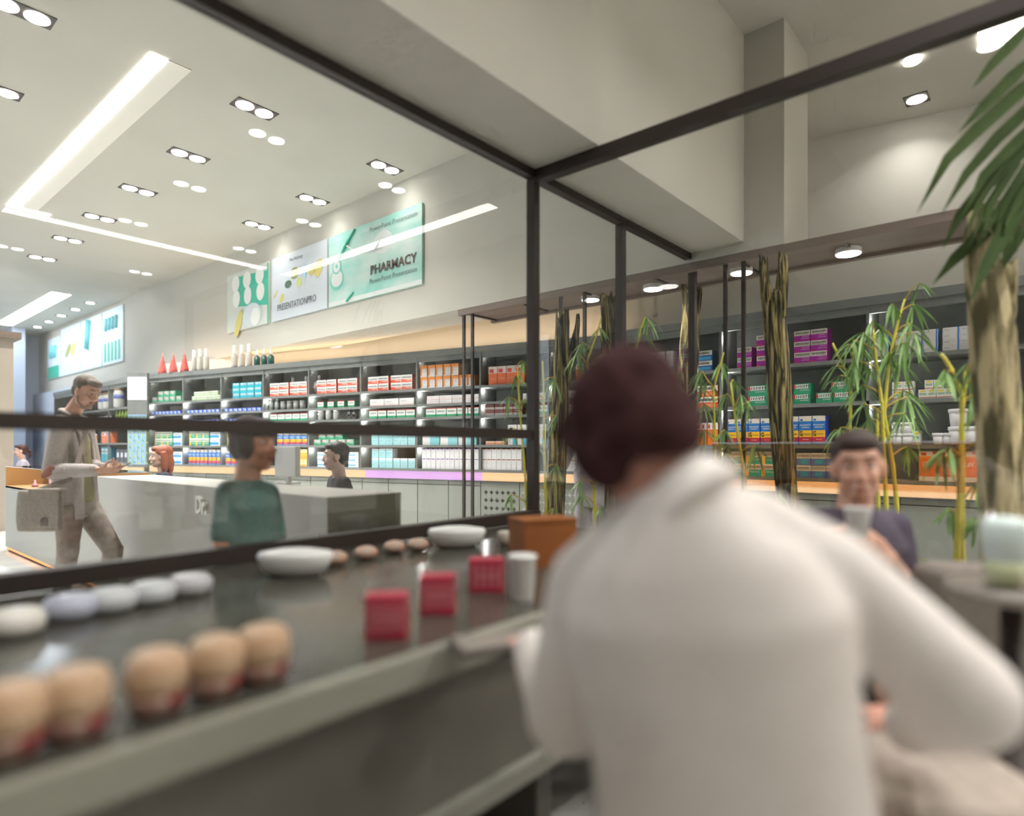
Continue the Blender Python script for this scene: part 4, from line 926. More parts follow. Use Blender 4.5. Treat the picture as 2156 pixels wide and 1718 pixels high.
# --- boy in the green shirt (this side of the glass) ---------------------------
D = 2.74; g = lambda x, y, a=0: C(x, y, D + a)
J = dict(headc=g(535, 938), hf=RT*.95 - FW*.25, hu=UP, neck=g(520, 1010), shL=g(560, 1040, .10), shR=g(484, 1038, -.10), elR=g(466, 1158, -.14), wrR=g(472, 1262, -.12), elL=g(585, 1160, .16), wrL=g(606, 1250, .10),
         hipL=g(540, 1255, .06), hipR=g(505, 1255, -.06), knL=g(548, 1450, .08), knR=g(500, 1450, -.05), anL=g(548, 1620, .08), anR=g(500, 1620, -.05))
for k in ('anL', 'anR'): J[k].z = .1
for k in ('knL', 'knR'): J[k].z = .42
for k in ('hipL', 'hipR'): J[k].z = .76
J['wrR'].z = J['wrL'].z = .78
def hb(b):
    hand(b, J['wrR'], -UP, FW, 1, .4); hand(b, J['wrL'], -UP, -FW, -1, .4)
def boy_hair(b, H):
    short_hair(b, H, 1.04); b.ell((.045, 0, .07), (.06, .07, .05), H); b.ell((.0, .06, .0), (.045, .03, .06), H); b.ell((.0, -.06, .0), (.045, .03, .06), H)
boy, H = person('dark-haired boy in a green T-shirt walking along the glass', J, mat('skin_tan', 'd9a184', .5), mat('hair_dark', '3a2a24', .7), boy_hair, vox=.0065, extra=hb)
b = B(); top_cloth(b, J, w=.92, slv=0, hem=.02, thick=.95); blob(b, 'shirt', cloth('tee_green', '6b8880', '627e76'), boy, .01, 4)
b = B(); trousers(b, J, loose=.85); blob(b, 'trousers', cloth('trouser_grey', '5a5650', '4e4a45'), boy, .012, 4)
for s in 'LR': shoe(boy, J['an'+s], RT, mat('shoe_black', '2a2828', .5))
# --- smiling boy with the cup -------------------------------------------------
D = 2.1; g = lambda x, y, a=0: C(x, y, D + a)
J = dict(headc=g(1806, 985), hf=-FW*.9 - RT*.38 - UP*.05, hu=UP - RT*.05, neck=g(1800, 1068), shL=g(1880, 1110, .02), shR=g(1712, 1105, .0), elR=g(1690, 1230, -.10), wrR=g(1742, 1125, -.22), elL=g(1905, 1230, -.02), wrL=g(1868, 1175, -.2),
         hipL=g(1860, 1350, .02), hipR=g(1760, 1350, .02), knL=g(1870, 1400, -.38), knR=g(1750, 1400, -.38), anL=g(1870, 1500, -.36), anR=g(1750, 1500, -.36))
for k in ('hipL', 'hipR'): J[k].z = .62
for k in ('knL', 'knR'): J[k].z = .60
for k in ('anL', 'anR'): J[k].z = .1
cupc = g(1806, 1100, -.30)
def hb2(b):
    hand(b, J['wrR'], (RT*.9 - UP*.1 - FW*.3), RT*.2 + FW*.6, -1, .85); hand(b, J['wrL'], (-RT*.8 + UP*.6 - FW*.2), -RT*.3 + FW*.5 + UP*.2, 1, .7)
def crop(b, H): short_hair(b, H, 1.0)
kid, H = person('smiling boy in a dark navy T-shirt holding a white cup, facing the room', J, SKIN2, mat('hair_dark', '3a2a24', .7), crop, vox=.006, extra=hb2, smile=True)
b = B(); top_cloth(b, J, w=1.0, slv=0, hem=.0, thick=.95); blob(b, 'shirt', cloth('tee_navy', '5d5462', '524a58'), kid, .01, 4)
b = B(); trousers(b, J, loose=.85); blob(b, 'trousers', cloth('trouser_grey', '5a5650', '4e4a45'), kid, .012, 4)
for s in 'LR': shoe(kid, J['an'+s], -FW, mat('shoe_black', '2a2828', .5))
root = empty('coffee_cup', cupc, 'white cup held at chest height by the smiling boy', 'cup')
b = B(); b.lathe([(.024, -.04), (.037, .04), (.039, .042), (.034, .036), (.024, -.03)], 24); b.build('bowl', mat('cup_white', 'e8e8e6', .3), root)
b = B(); b.tube([(.03*1, 0, .02), (.06, 0, .022), (.064, 0, -.005), (.03, 0, -.018)], .0055, 8); b.build('handle', mat('cup_white', 'e8e8e6', .3), root)
# stool under him
def stool(p, h, lab, m1=None):
    e = empty('stool', Vector((p.x, p.y, .012)), lab, 'stool'); h -= .012
    b = B().lathe([(.17, h - .05), (.18, h - .04), (.18, h - .01), (.165, h)], 24); b.build('seat', m1 or mat('stool_taupe', '8c8178', .6), e)
    for k in range(4):
        a = PI/4 + PI/2*k; B().tube([(.1*math.cos(a), .1*math.sin(a), h - .05), (.18*math.cos(a), .18*math.sin(a), 0)], .012, 8).build('leg', FRAME, e)
    b = B(); n = 20
    b.tube([(.15*math.cos(2*PI*k/n), .15*math.sin(2*PI*k/n), .2) for k in range(n + 1)], .008, 6); b.build('footring', FRAME, e)
stool((J['hipL'] + J['hipR'])/2, .52, 'round stool under the smiling boy with the cup')
# --- foreground man from behind ------------------------------------------------
WS = cloth('shirt_white', 'e9e2dc', 'e2dad3', 9, .2)
D = 1.0; g = lambda x, y, a=0: C(x, y, D + a)
J = dict(headc=g(1334, 922, .0), hf=-RT*.40 + FW*.70 - UP*.70, hu=-RT*.45 + FW*.45 + UP*.9, neck=g(1440, 1038, -.05), shL=g(1245, 1225, .07), shR=g(1735, 1205, -.05),
         elL=g(1195, 1500, .13), wrL=g(1128, 1372, .36), elR=g(2030, 1470, -.06), wrR=g(1920, 1530, .22), hipL=g(1420, 1830, -.02), hipR=g(1690, 1830, -.02),
         knL=g(1350, 1830, .42), knR=g(1720, 1830, .42), anL=g(1350, 2200, .40), anR=g(1720, 2200, .40))
def hf(b):
    hand(b, J['wrL'], (FW*.8 - RT*.5 + UP*.0), -UP, -1, .5); hand(b, J['wrR'], (FW*.8 - RT*.3), -UP, 1, .5)
def fg_hair(b, H):
    short_hair(b, H, 1.14); b.ell((.05, 0, .07), (.065, .075, .055), H); b.ell((-.065, 0, -.03), (.045, .066, .06), H); b.ell((.02, .06, .0), (.06, .035, .07), H)
for k in ('anL', 'anR'): J[k].z = .1
fg, H = person('man in a white shirt seen from behind, bowed over the bar', J, mat('skin_flush', 'd39a86', .5), mat('hair_plum', '54393a', .9, spec=.1, noise=((30, 30, 30), '33201f', .3, .7)), fg_hair, vox=.007, extra=hf, facing=True, base=Vector((g(1550, 1700).x, g(1550, 1700).y, .012)))
b = B(); side = (J['shL'] - J['shR']).normalized(); mid = (J['hipL'] + J['hipR'])/2; nk = J['neck']
b.tube([mid - UP*.06, mid - UP*.04, mid.lerp(nk, .25), mid.lerp(nk, .5), mid.lerp(nk, .7), mid.lerp(nk, .84), mid.lerp(nk, .95), mid.lerp(nk, 1.03)],
       [(.19, .12), (.215, .135), (.205, .135), (.205, .14), (.21, .14), (.165, .12), (.10, .095), (.07, .07)], 28, side=side)
for s in 'LR':
    b.cap(nk.lerp(J['sh'+s], .45), J['sh'+s], .068, .070); b.cap(J['sh'+s], J['el'+s], .074, .078); b.cap(J['el'+s], J['el'+s].lerp(J['wr'+s], 1.0), .072, .052)
blob(b, 'shirt', WS, fg, .011, 6)
b = B(); b.tube([nk - (J['headc'] - nk)*.25, nk, nk + (J['headc'] - nk)*.22], [(.09, .09), (.074, .074), (.064, .064)], 18, side=side); blob(b, 'collar', WS, fg, .007, 3)
b = B(); trousers(b, J); blob(b, 'trousers', cloth('trouser_sand', 'a8978b', '988779'), fg, .012, 4)
for s in 'LR': shoe(fg, J['an'+s], FW, mat('shoe_brown', '5d4a3c', .5))
stool((J['hipL'] + J['hipR'])/2, (J['hipL'].z) - .1, 'stool under the man in the white shirt')
# ---------------------------------------------------------------- bar in the foreground
e = empty('bar_counter', (-2.6, 1.05, .012), 'dark grey bar counter with a pale front lip running along the glass', 'counter')
L = 5.55; zt = .8 - .012
B().box((0, .03, zt - .04), (L, 1.34, zt)).build('worktop', BARTOP, e)
bevel(B().box((0, -.0, zt - .075), (L, .03, zt + .001)).build('front_lip', BARLIP, e), .006)
B().box((0, .05, .39), (L, .09, zt - .04)).build('front_panel', BARF, e)
B().box((0, .02, .34), (L, .09, .39)).build('lower_rail', mat('bar_rail', '8b897f', .35, .2), e)
B().box((.1, .45, 0), (L - .1, .5, zt - .04)).build('base_panel', mat('bar_base', '57534c', .6), e)
for k in range(5): B().box((.2 + k*1.28, .09, 0), (.26 + k*1.28, .45, zt - .04)).build('bracket', mat('bar_base', '57534c', .6), e)
# row of jam jars at the front edge
for i, (x, y) in enumerate(((20, 1590), (160, 1540), (330, 1490), (455, 1450), (555, 1420))):
    q = on_z(x, y, .8); q.y = 1.155 + .0 * i
    r = ray(x); q = CAM + r * (1.155 / r.y)
    j = empty('dessert_cup', (q.x, q.y, .8), 'round cream dessert cup with a red base, %s in the row' % ('leftmost', 'second from left', 'middle', 'second from right', 'rightmost')[i], 'cup', group='dessert cups on the bar')
    B().lathe([(.030, 0), (.040, .008), (.046, .03), (.047, .04)], 28).build('red_base', mat('jar_red', '8e2f33', .3, noise=((30, 30, 12), 'b59a8c', .42, .6)), j, label='dark red lower part')
    B().lathe([(.047, .04), (.049, .06), (.048, .085), (.040, .102), (.028, .107)], 28).build('cream_top', mat('jar_cream', 'cfb79b', .4, noise=((14, 14, 14), 'bd9a78', .35, .65)), j, label='cream coloured rounded top')
# red boxes, white paper cup, wooden box
for i, (x, w) in enumerate(((815, .098), (922, .095), (1024, .108))):
    r = ray(x); q = CAM + r * ((1.20 + .075 * i) / r.y)
    j = empty('gift_box', (q.x, q.y, .8), 'crimson patterned gift box on the bar, %s of three' % ('leftmost', 'middle', 'rightmost')[i], 'box', rz=-.75, group='crimson gift boxes')
    h = .105
    bevel(B().box((-w/2, -.03, 0), (w/2, .03, h)).build('carton', mat('gift_red', 'b3273f', .5, noise=((40, 40, 40), 'a63a4c', .4, .6)), j), .004)
    t = B()
    for k in range(4): t.box((-w*.36 + k*w*.22, -.0315, .02), (-w*.36 + k*w*.22 + .009, -.03, .085)); 
    t.box((-w*.36, -.0315, .05), (w*.36, -.03, .056)); t.build('printed_pattern', mat('gift_pink', 'd27f88', .5), j)
q = C(1100, 1262, 1.86); q.z = .8
B().lathe([(.030, 0), (.032, .004), (.040, .125), (.043, .128), (.043, .134), (.036, .136)], 24).build('paper_cup', mat('cup_white', 'e8e8e6', .3), loc=q, label='white paper cup beside the rightmost crimson box', cat='cup')
q = C(1142, 1185, 2.45); q.z = .8
j = empty('wooden_crate', q, 'orange-brown wooden crate at the end of the bar', 'crate', rz=-.45)
cw = mat('crate_wood', '9a5a22', .6, noise=((3, 20, 3), '864a18', .3, .7)); b = B()
for s in (-1, 1): b.box((-.11, .07*s - .006, .0), (.11, .07*s + .006, .17)); 
for s in (-1, 1): b.box((.104*s - .006, -.064, 0), (.104*s + .006, .064, .17))
b.box((-.11, -.07, 0), (.11, .07, .012)); b.build('body', cw, j); B().box((-.112, -.08, .17), (.112, .08, .18)).build('lid', cw, j)
for (x, y, w, lab) in ((622, 1212, .105, 'white oval shape standing in for a light reflection on the bar, left one of two'), (962, 1152, .105, 'white oval shape standing in for a light reflection on the bar, right one of two')):  # solid white ovals in place of light reflections on the glossy top
    r = ray(x); q = on_z(x, y, .8)
    b = B(); M_ = Matrix.Rotation(-.75, 4, 'Z') @ Matrix.Diagonal((1.55, .85, 1, 1))
    b.lathe([(.045, 0), (.07, .02), (.085, .07), (.08, .085), (.04, .095)], 24, 0, M_)
    b.build('oval_reflection_shape', mat('oval_reflection_white', 'f0efec', .3), loc=q, label=lab, cat='dish', group='white oval reflection shapes')
q = on_z(1065, 1150, .8); B().lathe([(.02, 0), (.035, .02), (.04, .06), (.03, .07)], 20).build('small_reflection_shape', mat('small_reflection_beige', 'c9bfb2', .3), loc=q, label='small beige shape standing in for a reflected light, right of the right oval', cat='bowl')  # solid shape put where a lamp reflects as a small disc
for i, (x, y) in enumerate(((705, 1190), (770, 1178), (830, 1165), (880, 1160))):
    q = on_z(x, y, .8); b = B(); b.ell((0, 0, .028), (.052, .04, .028), None, 16, 10)
    b.build('bread_roll', mat('roll_peach', 'c9967a', .6, noise=((20, 20, 20), 'b7a595', .4, .6)), loc=q, label='peach-brown bread roll between the oval reflection shapes, %s from left' % ORD[i+1], cat='bread', group='bread rolls')
for i, (x, y, c) in enumerate(((30, 1335, 'f1ece4'), (150, 1300, 'c4c8da'), (235, 1285, 'd3d6d8'), (320, 1268, 'cfd2d4'), (400, 1250, 'c5c3c6'))):  # pale solids added for the band of bright reflections on the bar top
    q = on_z(x, y, .8); b = B().lathe([(.05, 0), (.062, .01), (.066, .04), (.05, .058), (.02, .062)], 24)
    b.build('porcelain_bowl', mat('porcelain_' + c, c, .25), loc=q, label='upturned pale porcelain bowl behind the dessert cups, %s from left' % ORD[i+1], cat='bowl', group='upturned porcelain bowls')
q = C(1040, 1332, 1.42); q.z = .8
b = B().box((-.09, -.06, 0), (.09, .06, .012)).box((-.085, -.055, .012), (.085, .055, .02), 1)
b.build('tablet_computer', [mat('tablet_dark', '5d5650', .4), mat('tablet_glass', '8a837c', .2)], loc=q, rz=-.5, label='grey tablet lying on the bar under the left hand of the man in white', cat='tablet')
# ---------------------------------------------------------------- lower right: lounge chair, drink
TP = cloth('upholstery_taupe', '857c73', '7a7169', 30, .2)
c0 = C(2140, 1200, 1.84)
j = empty('armchair', (c0.x, c0.y, .012), 'high taupe upholstered armchair at the right picture edge', 'armchair', rz=TH + PI - .1)
bevel(B().box((-.08, -.27, .25), (.06, .27, .90)).build('backrest', TP, j), .05, 4)
bevel(B().box((-.48, -.26, .22), (-.08, .26, .46)).build('seat', TP, j), .04, 3)
for s in (-1, 1): bevel(B().box((-.47, .25*s - .04, .2), (.02, .25*s + .04, .68)).build('armrest', TP, j), .035, 3)
for sx in (-.42, .0):
    for s in (-1, 1): B().cyl((sx, .22*s, 0), .02, .22, 10).build('leg', FRAME, j)
c1 = C(1985, 1700, 1.3)
j = empty('bench', (c1.x, c1.y, .012), 'beige cushioned bench at the bottom right corner', 'bench', rz=TH)
bevel(B().box((-.2, -.13, .48), (.2, .2, .60)).build('cushion', cloth('cushion_beige', 'b5a89c', 'a89b8f', 30, .2), j), .035, 3)
B().box((-.18, -.11, .0), (.18, .18, .48)).build('base', mat('bench_base', '6e665f', .6), j)
# little round table with the drink
tb = C(2130, 1235, 1.42); e = empty('side_table', (tb.x, tb.y, .012), 'small taupe pedestal table carrying the iced drink', 'table')
hz = tb.z - .012
B().lathe([(.12, hz - .025), (.13, hz - .012), (.125, hz)], 32).build('tabletop', mat('table_taupe', '8d847b', .4), e)
B().lathe([(.15, 0), (.15, .015), (.025, .04), (.022, hz - .02)], 20).build('pedestal', FRAME, e)
d_ = empty('drink_glass', (tb.x - .02, tb.y + .01, tb.z), 'tumbler of pale teal iced drink on the small pedestal table', 'glass')
B().lathe([(.036, 0), (.040, .005), (.052, .165), (.050, .165), (.038, .01)], 24).build('tumbler', GLASS, d_)
B().lathe([(.036, .008), (.042, .06)], 24).build('green_drink', mat('drink_green', 'dbe3b4', .3), d_, label='pale green lower layer')
B().lathe([(.042, .06), (.049, .13), (.045, .15), (.02, .158)], 24).build('foam', mat('drink_teal', 'e6f6f2', .5), d_, label='pale teal foamy top')
# ---------------------------------------------------------------- planting
def bark():
    m_ = bpy.data.materials.new('mossy_bark'); m_.use_nodes = True; nt = m_.node_tree; L = nt.links.new; b = nt.nodes['Principled BSDF']; b.inputs['Roughness'].default_value = .85
    tc = nt.nodes.new('ShaderNodeTexCoord'); mp = nt.nodes.new('ShaderNodeMapping'); mp.inputs['Scale'].default_value = (34, 34, 2.6)
    n = nt.nodes.new('ShaderNodeTexNoise'); n.inputs['Scale'].default_value = 1; n.inputs['Detail'].default_value = 6; n.inputs['Distortion'].default_value = 1.2
    r = nt.nodes.new('ShaderNodeValToRGB'); el = r.color_ramp.elements
    el[0].position = .40; el[0].color = srgb('12100a'); el[1].position = .66; el[1].color = srgb('c2aa78')
    for p, c in ((.47, '2c2614'), (.51, '6b5f30'), (.58, '94864c')): x = el.new(p); x.color = srgb(c)
    L(tc.outputs['Object'], mp.inputs[0]); L(mp.outputs[0], n.inputs['Vector']); L(n.outputs['Fac'], r.inputs[0]); L(r.outputs[0], b.inputs['Base Color'])
    bp = nt.nodes.new('ShaderNodeBump'); bp.inputs['Strength'].default_value = .9; bp.inputs['Distance'].default_value = .03; L(n.outputs['Fac'], bp.inputs['Height']); L(bp.outputs[0], b.inputs['Normal'])
    return m_
BARK = bark()
def rough_tube(b, pts, rad, n=22, amp=.14, seed=1):
    r = random.Random(seed); ph = [r.uniform(.75, 1.15) for _ in range(n)]; P = [Vector(p) for p in pts]
    # resample
    Q = []; R_ = []
    for i in range(len(P) - 1):
        for k in range(6): t = k/6; Q.append(P[i].lerp(P[i+1], t)); R_.append(rad[i]*(1-t) + rad[i+1]*t)
    Q.append(P[-1]); R_.append(rad[-1]); vs = []; fs = []
    for i, p in enumerate(Q):
        for k in range(n):
            ph[k] += r.uniform(-.03, .03); ph[k] = min(1.2, max(.72, ph[k]))
            a = 2*PI*k/n; rr = R_[i] * (1 + (ph[k] - 1)*amp/.14)
            top = (r.uniform(-.02, .12) if i == len(Q) - 1 else 0)
            vs.append(p + Vector((rr*math.cos(a), rr*math.sin(a), top)))
    for i in range(len(Q) - 1):
        for k in range(n): fs.append((i*n+k, i*n+(k+1) % n, (i+1)*n+(k+1) % n, (i+1)*n+k))
    fs.append(tuple(range(n))[::-1]); fs.append(tuple((len(Q)-1)*n + k for k in range(n)))
    b.add(vs, fs, 0, True)
def W(x, y, d): return C(x, y, d)
def trunk(label, d, segs, zb=.3):
    base = C(segs[0][0][0], 943, d); base.z = zb
    b = B()
    for i, (pts, seed) in enumerate(zip(segs, range(20))):
        P = [C(x, y, d) - base for x, y, w in pts]; rad = [w/2 * d/1328 for x, y, w in pts]
        if i == 0:
            P = [Vector((P[0].x, P[0].y, 0))] + P; rad = [rad[0]*1.05] + rad
        rough_tube(b, P, rad, seed=seed + int(d*10))
    return b.build('tree_trunk', BARK, loc=base, label=label, cat='tree trunk', group='mossy bare trunks in the planter')
trunk('forked mossy trunk, leftmost of the four behind the glass', 5.5, [[(1168, 1085, 42), (1178, 900, 36), (1182, 800, 32), (1186, 676, 28)], [(1176, 860, 24), (1192, 780, 28), (1208, 730, 22), (1217, 680, 9)]])
trunk('straight mossy trunk left of the white shirted head', 5.7, [[(1276, 1085, 36), (1280, 900, 33), (1283, 700, 30), (1280, 640, 30)]])
trunk('mossy trunk with notched top just behind a dark mullion', 6.1, [[(1440, 900, 46), (1446, 800, 44), (1453, 680, 36), (1454, 640, 36)], [(1447, 660, 16), (1441, 620, 14), (1439, 588, 10)], [(1462, 660, 20), (1470, 620, 16), (1474, 592, 8)]])
trunk('tall leaning mossy trunk with forked top, widest of the four', 4.9, [[(1663, 1100, 42), (1650, 950, 44), (1641, 800, 46), (1632, 680, 46), (1630, 640, 44)], [(1622, 670, 28), (1612, 610, 22), (1607, 566, 16)], [(1640, 670, 28), (1646, 600, 24), (1648, 556, 18)]])
pl = struct('planter_kerb', (0, 0, 0), (.01, .01, .01), FRAME); bpy.data.objects.remove(pl)
e = empty('planter', (4.0, -.6, 0), 'long low dark planter with soil behind the glass', 'planter')
B().box((0, 0, 0), (1.1, .03, .34)).box((0, 4.5, 0), (1.1, 4.53, .34)).box((0, .03, 0), (.03, 4.5, .34)).box((1.07, .03, 0), (1.1, 4.5, .34)).build('trough', mat('planter_grey', '6f6c68', .6), e)
B().box((.03, .03, .05), (1.07, 4.5, .30)).build('soil', mat('soil', '3f3226', .95, noise=((20, 20, 20), '2c2219', .35, .65)), e)
e = empty('reflection_screen', (3.9, -.55, 0), 'added low glass screen copying an amber reflection and its bright line before the planter', 'glass screen')  # made-up screen; its tint and pale edge imitate a reflection in the glass
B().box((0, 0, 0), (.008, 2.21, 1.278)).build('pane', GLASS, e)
AMB = glass_mat('amber_reflection', (.93, .78, .60, 1), .03)
B().box((.009, 0, 1.02), (.0105, 2.21, 1.277)).build('amber_reflection_band', AMB, e, label='amber tinted band copying a reflection')
B().box((-.001, 0, 1.278), (.009, 2.21, 1.283)).build('reflection_edge', mat('reflection_edge_white', 'e8e4ec', .4), e, label='pale top edge copying a bright reflected line')
CULM = mat('bamboo_yellow', 'e6d552', .4, noise=((4, 4, 10), 'cfc94a', .3, .7)); CULM2 = mat('bamboo_branch', 'c8a63e', .5)
LEAF = mat('bamboo_leaf', 'a3c97c', .5, noise=((9, 9, 9), '7aa35c', .3, .7)); 
def leaf(b, p, d, L, w, mi=0):
    d = Vector(d).normalized(); s = d.cross(UP); s = s.normalized() if s.length > .01 else RT.copy()
    s = (s + Vector((random.uniform(-.5, .5), random.uniform(-.5, .5), random.uniform(-.3, .3)))).normalized()
    dn = Vector((0, 0, -1)); pts = []; q = Vector(p)
    for t, ww in ((0, .08), (.25, .9), (.55, 1), (.8, .6), (1, .02)):
        pts.append((q + (d*t + dn*(t*t*.45)) * L, ww*w/2))
    vs = []; fs = []
    for c, h in pts: vs += [c - s*h, c + d.cross(s).normalized()*h*.35, c + s*h]
    for i in range(4): o = i*3; fs += [(o, o+1, o+4, o+3), (o+1, o+2, o+5, o+4)]
    b.add(vs, fs, mi, True)
def bamboo(label, d, stems, clusters, zb=.3, w=8, lw=1.0, dens=7, loose=False):
    "stems: photo polylines with width; clusters: (x, y, spread px, from stem x,y)"
    bx = stems[0][0]; base = C(bx[0], 943, d); base.z = zb; R_ = random.Random(len(label)); random.seed(len(label))
    e = empty('bamboo_plant', base, label, 'bamboo', group='bamboo plants')
    for st in stems:
        b = B(); P = [C(x, y, d) - base for x, y in st]; P = ([Vector((P[0].x, P[0].y, 0))] if P[0].z > .05 else []) + P
        Q = []; rad = []; wm = w/2*d/1328; tot = sum((P[i+1]-P[i]).length for i in range(len(P)-1)); acc = 0
        for i in range(len(P)-1):
            n_ = max(2, int((P[i+1]-P[i]).length/.07)); seg = (P[i+1]-P[i]).length
            for k in range(n_):
                t = k/n_; Q.append(P[i].lerp(P[i+1], t)); s = (acc + seg*t)/tot; rr = wm*(1 - .55*s); rad.append(rr*(1.18 if (len(Q) % 3 == 0) else 1))
            acc += seg
        Q.append(P[-1]); rad.append(wm*.4); b.tube(Q, rad, 8); b.build('stem', CULM, e)
    br = B(); lf = B()
    for (x, y, sp, sx_, sy_) in clusters:
        o = C(sx_, sy_, d) - base; q = C(x, y, d + R_.uniform(-.08, .08)) - base
        br.tube([o, o.lerp(q, .5) + UP*.01, q], [.006, .005, .003], 6)
        n_ = dens
        for k in range(n_):
            a = R_.uniform(-1.3, 1.3) ; sgn = -1 if x < sx_ else 1
            dr = (RT*math.sin(a)*1.0 + FW*R_.uniform(-.6, .6) - UP*(.35 + .7*math.cos(a)*R_.uniform(.5, 1.1)) + RT*sgn*.25)
            leaf(lf, q + Vector((R_.uniform(-.01, .01),)*3), dr, sp*d/1328*R_.uniform(.7, 1.15), .02*lw*R_.uniform(.7, 1.1))
    br.build('branch', CULM2, e); lf.build('foliage', LEAF, e)
    return e
def auto(stem, n, reach, sp, seed, y0=None, y1=None):
    "leaf clusters alternating along a stem polyline"
    R_ = random.Random(seed); out = []
    ys = [p[1] for p in stem]; lo, hi = (y0 or max(ys)), (y1 or min(ys))
    for k in range(n):
        y = lo + (hi - lo)*(k + .5)/n + R_.uniform(-8, 8)
        for i in range(len(stem)-1):
            a, b_ = stem[i], stem[i+1]
            if (a[1] - y)*(b_[1] - y) <= 0 and a[1] != b_[1]:
                x = a[0] + (b_[0]-a[0])*(y - a[1])/(b_[1]-a[1]); break
        else: x = stem[-1][0]
        s = 1 if k % 2 else -1; r_ = reach*R_.uniform(.6, 1.1); out.append((x + s*r_, y - r_*.35, sp, x, y))
    return out
s = [(1242, 1085), (1222, 950), (1200, 800), (1245, 640)]
bamboo('slender bamboo with bright leaves between the two left trunks', 4.9, [[(1252, 1085), (1246, 850), (1236, 760), (1258, 700), (1266, 670)]], [(1225, 720, 34, 1246, 735), (1215, 742, 40, 1243, 775), (1262, 690, 30, 1262, 690), (1228, 760, 38, 1240, 770), (1268, 745, 40, 1240, 770), (1262, 815, 40, 1243, 840), (1224, 1010, 40, 1249, 1020), (1262, 1065, 40, 1251, 1085), (1226, 1040, 44, 1251, 1060)], w=7)
bamboo('bamboo just right of the glass corner post', 4.6, [[(1150, 1085), (1146, 950), (1144, 800), (1142, 760)]], auto([(1150, 1085), (1144, 780)], 6, 26, 40, 3, 1060, 770) + [(1165, 1070, 40, 1150, 1085)], w=7)
bamboo('bamboo just left of the glass corner post', 4.6, [[(1110, 1085), (1104, 980), (1094, 860), (1090, 770)]], [(1076, 1040, 34, 1108, 1060), (1088, 790, 36, 1092, 800), (1072, 835, 36, 1094, 850), (1106, 840, 34, 1094, 860), (1078, 900, 34, 1098, 915), (1100, 760, 30, 1090, 770)], w=6)
bamboo('bamboo tip arching over the bowed head', 4.9, [[(1322, 1085), (1325, 880), (1335, 760), (1350, 690), (1358, 668)]], [(1362, 668, 42, 1356, 672), (1352, 702, 40, 1345, 720), (1338, 735, 38, 1340, 745), (1326, 760, 36, 1335, 765), (1368, 765, 36, 1337, 760)], w=6)
bamboo('short bamboo top directly above the bowed head', 4.8, [[(1395, 1085), (1396, 900), (1392, 770)]], [(1392, 768, 32, 1393, 785), (1372, 788, 34, 1394, 800), (1415, 780, 36, 1394, 800), (1372, 810, 34, 1395, 825), (1420, 805, 34, 1395, 820), (1395, 800, 30, 1395, 815)], w=6, dens=6)
s = [(1508, 1085), (1506, 930), (1502, 820), (1524, 742)]
bamboo('bamboo beside the bowed head in front of red boxes', 4.7, [s], [(1478, 780, 44, 1503, 830), (1520, 762, 40, 1514, 780), (1476, 815, 50, 1503, 840), (1530, 830, 46, 1503, 845), (1482, 850, 46, 1505, 870), (1526, 905, 44, 1506, 925), (1482, 905, 40, 1506, 920), (1490, 800, 40, 1503, 820)], w=7)
s = [(1576, 1085), (1568, 1000), (1556, 930), (1545, 860), (1538, 805)]
bamboo('leaning bamboo in front of the double steel posts', 4.6, [s], [(1560, 830, 44, 1545, 860), (1530, 828, 38, 1543, 850), (1545, 800, 34, 1539, 806), (1578, 845, 46, 1546, 866), (1590, 938, 52, 1560, 950), (1535, 935, 44, 1557, 945), (1530, 955, 44, 1562, 975), (1555, 1045, 34, 1574, 1060)], w=9)
s1 = [(1868, 1100), (1862, 980), (1858, 860), (1845, 760), (1838, 690)]; s2 = [(1892, 1100), (1880, 980), (1862, 870), (1872, 760), (1890, 680), (1905, 630)]; s3 = [(1850, 1100), (1846, 960), (1848, 860)]
bamboo('tall leafy bamboo clump with three stems right of the leaning trunk', 4.3, [s1, s2, s3],
    [(1818, 700, 62, 1845, 720), (1838, 675, 44, 1838, 690), (1795, 715, 60, 1840, 735), (1855, 690, 50, 1880, 710), (1925, 640, 50, 1898, 655), (1935, 595, 40, 1905, 630), (1880, 640, 44, 1893, 665), (1915, 680, 66, 1885, 700), (1925, 700, 60, 1883, 715), (1800, 760, 60, 1850, 775), (1835, 770, 50, 1852, 790), (1895, 760, 60, 1868, 780), (1815, 810, 60, 1857, 830), (1900, 820, 70, 1862, 850), (1910, 835, 66, 1862, 860), (1820, 850, 60, 1858, 870), (1905, 870, 66, 1864, 880), (1835, 880, 50, 1860, 900), (1800, 900, 50, 1858, 920), (1910, 940, 44, 1878, 960), (1870, 740, 50, 1870, 770), (1905, 720, 62, 1876, 740)], w=10, dens=8, lw=1.2)
bamboo('single bright bamboo stem rising behind the smiling boy', 4.4, [[(1790, 1100), (1790, 900), (1793, 800), (1770, 735), (1755, 722)][:3] + [(1797, 730)], [(1790, 800), (1765, 750), (1753, 722)]],
    [(1760, 770, 44, 1775, 775), (1800, 770, 46, 1793, 790), (1770, 790, 42, 1790, 800), (1815, 760, 50, 1795, 775), (1770, 900, 50, 1790, 905), (1755, 905, 44, 1790, 915), (1785, 725, 44, 1797, 735)], w=9)
s = [(2015, 1180), (2020, 1050), (2024, 900), (2034, 780)]
bamboo('thick yellow bamboo stem left of the palm', 3.25, [s, [(2025, 830), (2005, 780), (1982, 745)]],
    [(1990, 780, 46, 2010, 790), (2050, 770, 66, 2032, 800), (2070, 790, 70, 2032, 810), (2000, 945, 60, 2020, 960), (1985, 950, 66, 2020, 965), (2062, 930, 60, 2022, 955), (2060, 880, 60, 2025, 900), (2000, 1070, 50, 2018, 1090), (2050, 830, 60, 2027, 850), (2045, 760, 66, 2034, 785)], w=15, lw=1.3)
